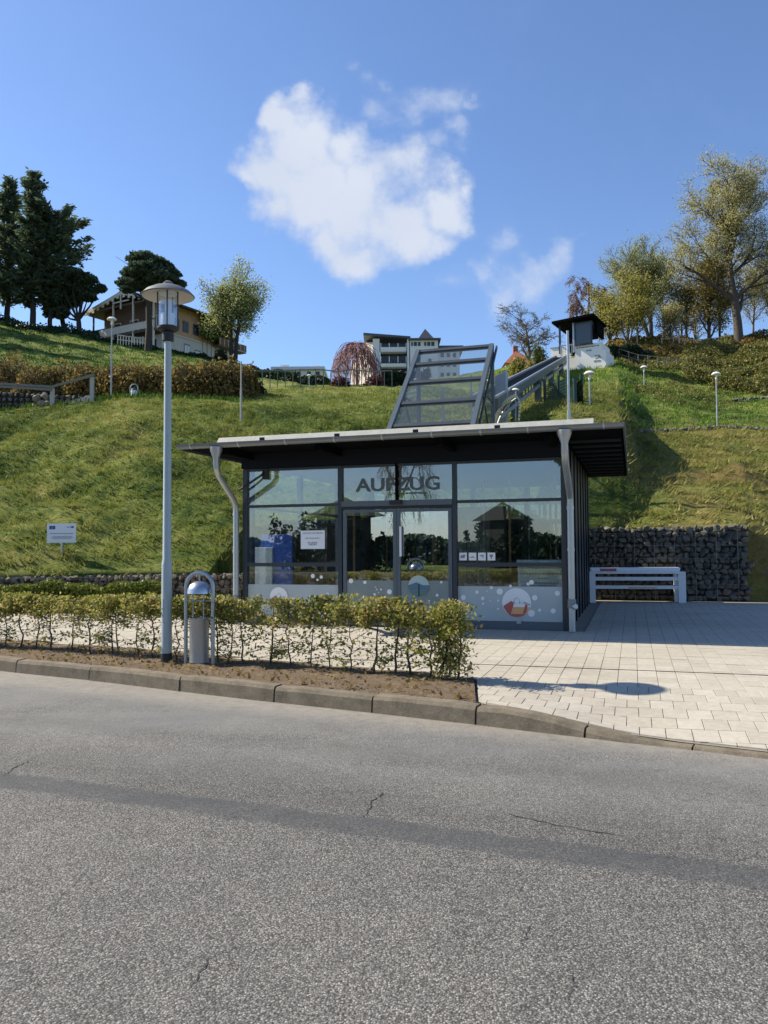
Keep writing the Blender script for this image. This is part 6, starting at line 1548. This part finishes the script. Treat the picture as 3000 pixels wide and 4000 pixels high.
# left dry stone wall, boulder, stairs and handrail
dw = thing('stone_wall', 'dark dry stone wall behind the handrail at the left edge', 'stone wall'); r = random.Random(12); ms2 = [rock_mesh(800 + k, 'gabion_stone', .8) for k in range(5)]
w0 = at(-60, 1600, 39.9); w1 = at(345, 1575, 39.6)
MB().hexa([(w0.x, w0.y + .3, w0.z - 1.2), (w1.x, w1.y + .3, w1.z - 1.2), (w1.x, w1.y + 1.1, w1.z - 1.2), (w0.x, w0.y + 1.1, w0.z - 1.2), (w0.x, w0.y + .3, at(-60, 1522, 39.9).z), (w1.x, w1.y + .3, at(345, 1548, 39.6).z), (w1.x, w1.y + 1.1, at(345, 1548, 39.6).z), (w0.x, w0.y + 1.1, at(-60, 1522, 39.9).z)]).build('core', 'wall_core', dw)
nst = 0
for row in range(4):
    x = w0.x
    while x < w1.x:
        f = (x - w0.x) / (w1.x - w0.x); zt_ = at(-60, 1522, 39.9).z * (1 - f) + at(345, 1546, 39.6).z * f; zb2 = w0.z * (1 - f) + w1.z * f - .15; z = zb2 + (zt_ - zb2) * (row + .5) / 4
        o = link('stone', ms2[nst % 5], dw, (x, w0.y * (1 - f) + w1.y * f + .25, z), (r.uniform(-.3, .3), r.uniform(-.3, .3), r.uniform(-.3, .3))); o.scale = (.36 * r.uniform(.8, 1.3), .3, .30); x += .30; nst += 1
bo = at(162, 1568, 39.3); bm_ = thing('boulder_pile', 'pinkish boulders heaped against the stone wall beside the steps', 'boulders', (bo.x, bo.y, bo.z)); mb3 = [rock_mesh(900 + k, 'boulder', .8) for k in range(4)]
for k, (x, z, s) in enumerate(((-.25, .15, .5), (.15, .25, .55), (0, -.15, .6), (.3, -.1, .4), (-.35, -.25, .4), (.5, .2, .4))): o = link('stone', mb3[k % 4], bm_, (x, 0, z), (k, k * 2, k * .7)); o.scale = (s, s, s)
sr = thing('stone_steps', 'pale concrete steps rising to the right beside the stone wall', 'steps'); pp0 = at(218, 1592, 38.9); pp1 = at(357, 1545, 38.9)
for k in range(7):
    f = k / 7; x0 = pp0.x + (pp1.x - pp0.x) * f; x1 = pp0.x + (pp1.x - pp0.x) * (k + 1.15) / 7; zt_ = pp0.z + (pp1.z - pp0.z) * (k + .8) / 7; MB().box(x0, x1, 38.8, 39.5, zt_ - .30, zt_).build('step', 'concrete', sr)
hr = thing('handrail', 'wooden handrail with pale posts climbing beside the left steps', 'railing'); Yh = 38.7
for (px, pt, pb) in ((205, 1518, 1600), (360, 1472, 1562), (-40, 1500, 1600)):
    t_ = at(px, pt, Yh); b_2 = at(px, pb, Yh); MB().box(t_.x - .09, t_.x + .09, Yh - .06, Yh + .06, b_2.z - .3, t_.z).build('post', 'concrete', hr)
for (p, q_) in (((-60, 1497), (205, 1513)), ((205, 1513), (372, 1465)), ((-60, 1508), (205, 1524))):
    a, b = at(*p, Yh), at(*q_, Yh); MB().bar((a.x, Yh - .1, a.z), (b.x, Yh - .1, b.z), .09, .11).build('rail', 'rail_wood', hr)
# small arched bin on the terrace
w2 = at(524, 1500, 39.2); gz_ = H(w2.x, 39.2); hb_ = w2.z - gz_; b2 = thing('small_waste_bin', 'small pale arched litter bin far up on the left terrace', 'litter bin', (w2.x, 39.2, gz_)); kk = hb_
MB().tube([(-.19, 0, 0), (-.19, 0, kk - .2)] + [(-.19 * math.cos(math.pi * k / 8), 0, kk - .2 + .19 * math.sin(math.pi * k / 8)) for k in range(1, 8)] + [(.19, 0, kk - .2), (.19, 0, 0)], .03, 8).build('hoop', 'galv', b2)
MB().tube([(0, 0, .0), (0, 0, .45 * kk)], .15, 12).build('bin_body', 'lamp_white', b2); MB().lathe([(.15, 0), (.12, .09), (.03, .13)], 12, (0, 0, kk - .32)).build('hood', 'print_dark', b2)

# ------------------------------------------------------------------ what stands across the road, mirrored in the glass front
def back_tree(x, y, h, w, **k):
    return make_tree(loc=(x, y, 0), height=h, width=w, **k)
back_tree(-19.4, -15, 15, 6.0, name='birch_tree', lab='bare weeping birch mirrored dark in the middle panes of the station front', seed=51, prm=WEEP, maxlev=4, bark='bark_dark', leaf='brown_leaf', nleaf=1, lsize=.06, lspread=.2, trunk_r=.22, rmin=.012)
pv_ = thing('pavilion', 'small pavilion with pyramid roof mirrored in the right pane of the station front', 'pavilion', (-17.5, -26, 0), R(17))
MB().box(-1.15, 1.15, -1.15, 1.15, 0, 3.4).build('wall', 'mirror_house', pv_); MB().add([(-1.6, -1.6, 3.4), (1.6, -1.6, 3.4), (1.6, 1.6, 3.4), (-1.6, 1.6, 3.4), (0, 0, 4.8)], [(0, 1, 4), (1, 2, 4), (2, 3, 4), (3, 0, 4), (3, 2, 1, 0)]).build('roof', 'mirror_house', pv_)
bh = thing('distant_house', 'dark house with hipped roof mirrored in the left panes of the station front', 'house', (-24.4, -16, 0), R(38))
MB().box(-1.5, 1.5, -1.5, 1.5, 0, 3.6).build('wall', 'mirror_house', bh); MB().add([(-2.3, -2.3, 3.6), (2.3, -2.3, 3.6), (2.3, 2.3, 3.6), (-2.3, 2.3, 3.6), (-.5, 0, 4.9), (.5, 0, 4.9)], [(0, 1, 5, 4), (1, 2, 5), (2, 3, 4, 5), (3, 0, 4), (3, 2, 1, 0)]).build('roof', 'mirror_house', bh)
bhd = thing('distant_hedge', 'long dark hedge across the road mirrored at the horizon of the glass front', 'hedge'); rg = np.random.default_rng(3); P = np.stack([rg.uniform(-60, 45, 30000), rg.uniform(-33, -30, 30000), rg.uniform(0, 1, 30000) ** .7 * 2.2], 1); P[:, 2] *= (1 + .2 * np.sin(P[:, 0] * .6))
V, F = cards(P, .35, rg, 1.3); link('foliage', npmesh('foliage', V, F, 'dark_hedge'), bhd)
MB().add([(-70, -60, .01), (60, -60, .01), (60, -14.0, .01), (-70, -14.0, .01)], [(0, 1, 2, 3)]).build('far_verge', 'hill', kind='structure', label='grass verge across the road behind the viewer')

g_ = len(TC)
pr = thing('pine_bough_tree', 'black pine crown mirrored in the top right pane of the station front', 'pine tree', (-6.2, -12, 0)); rg = np.random.default_rng(14); P = []
for (x, z, r_, h_) in ((-1.2, 6.9, .9, .35), (-.2, 6.0, 1.3, .4), (.6, 7.4, 1.5, .5), (.4, 5.3, 1.2, .3), (1.4, 6.4, 1.4, .5)):
    u = rg.normal(size=(900, 3)); u /= np.linalg.norm(u, axis=1)[:, None]; P.append(np.array([x, 0, z]) + u * rg.uniform(.4, 1, 900)[:, None] * np.array([r_, r_, h_]))
V, F = cards(np.concatenate(P), .16, rg, 2); link('crown', npmesh('crown', V, F, 'pine'), pr)
V, F = tubes_np([(Vector((1, 0, -.1)), Vector((.8, 0, 5)), .3, .22), (Vector((.8, 0, 5)), Vector((.6, 0, 7.2)), .22, .1), (Vector((.8, 0, 5)), Vector((-1, 0, 6.8)), .12, .05)], 7); link('trunk', npmesh('trunk', V, F, 'bark_dark'), pr)

hf = thing('overgrown_shrubs', 'dark shrubs around the huts across the road, mirrored in the station front', 'shrubs'); rg = np.random.default_rng(66); P = []
for (cx_, cy_, r_, h_, n_) in ((-17.5, -26, 1.9, 2.6, 900), (-15.6, -25, .9, 2.9, 500), (-19.9, -26.5, .9, 2.2, 500), (-24.4, -16, 2.1, 2.4, 900), (-22.3, -17, 1.0, 2.1, 500), (-27.6, -15, 1.0, 2.6, 500), (-32, -20, 2, 3.4, 700), (-12, -28, 1.5, 3.0, 600)):
    a = rg.uniform(0, 6.28, n_); rr = r_ * rg.uniform(.75, 1.05, n_); P.append(np.stack([cx_ + rr * np.cos(a), cy_ + rr * np.sin(a), h_ * rg.uniform(0, 1, n_) ** .6 * (1 + .25 * np.sin(a * 3))], 1))
V, F = cards(np.concatenate(P), .24, rg, 1.6); link('foliage', npmesh('foliage', V, F, 'dark_hedge'), hf)
sg_ = [(Vector((p[0][0], p[0][1], -.05)), Vector((p[0][0] + .2, p[0][1], 2.2)), .06, .03) for p in P]
V, F = tubes_np(sg_, 5); link('stems', npmesh('stems', V, F, 'bark_dark'), hf)
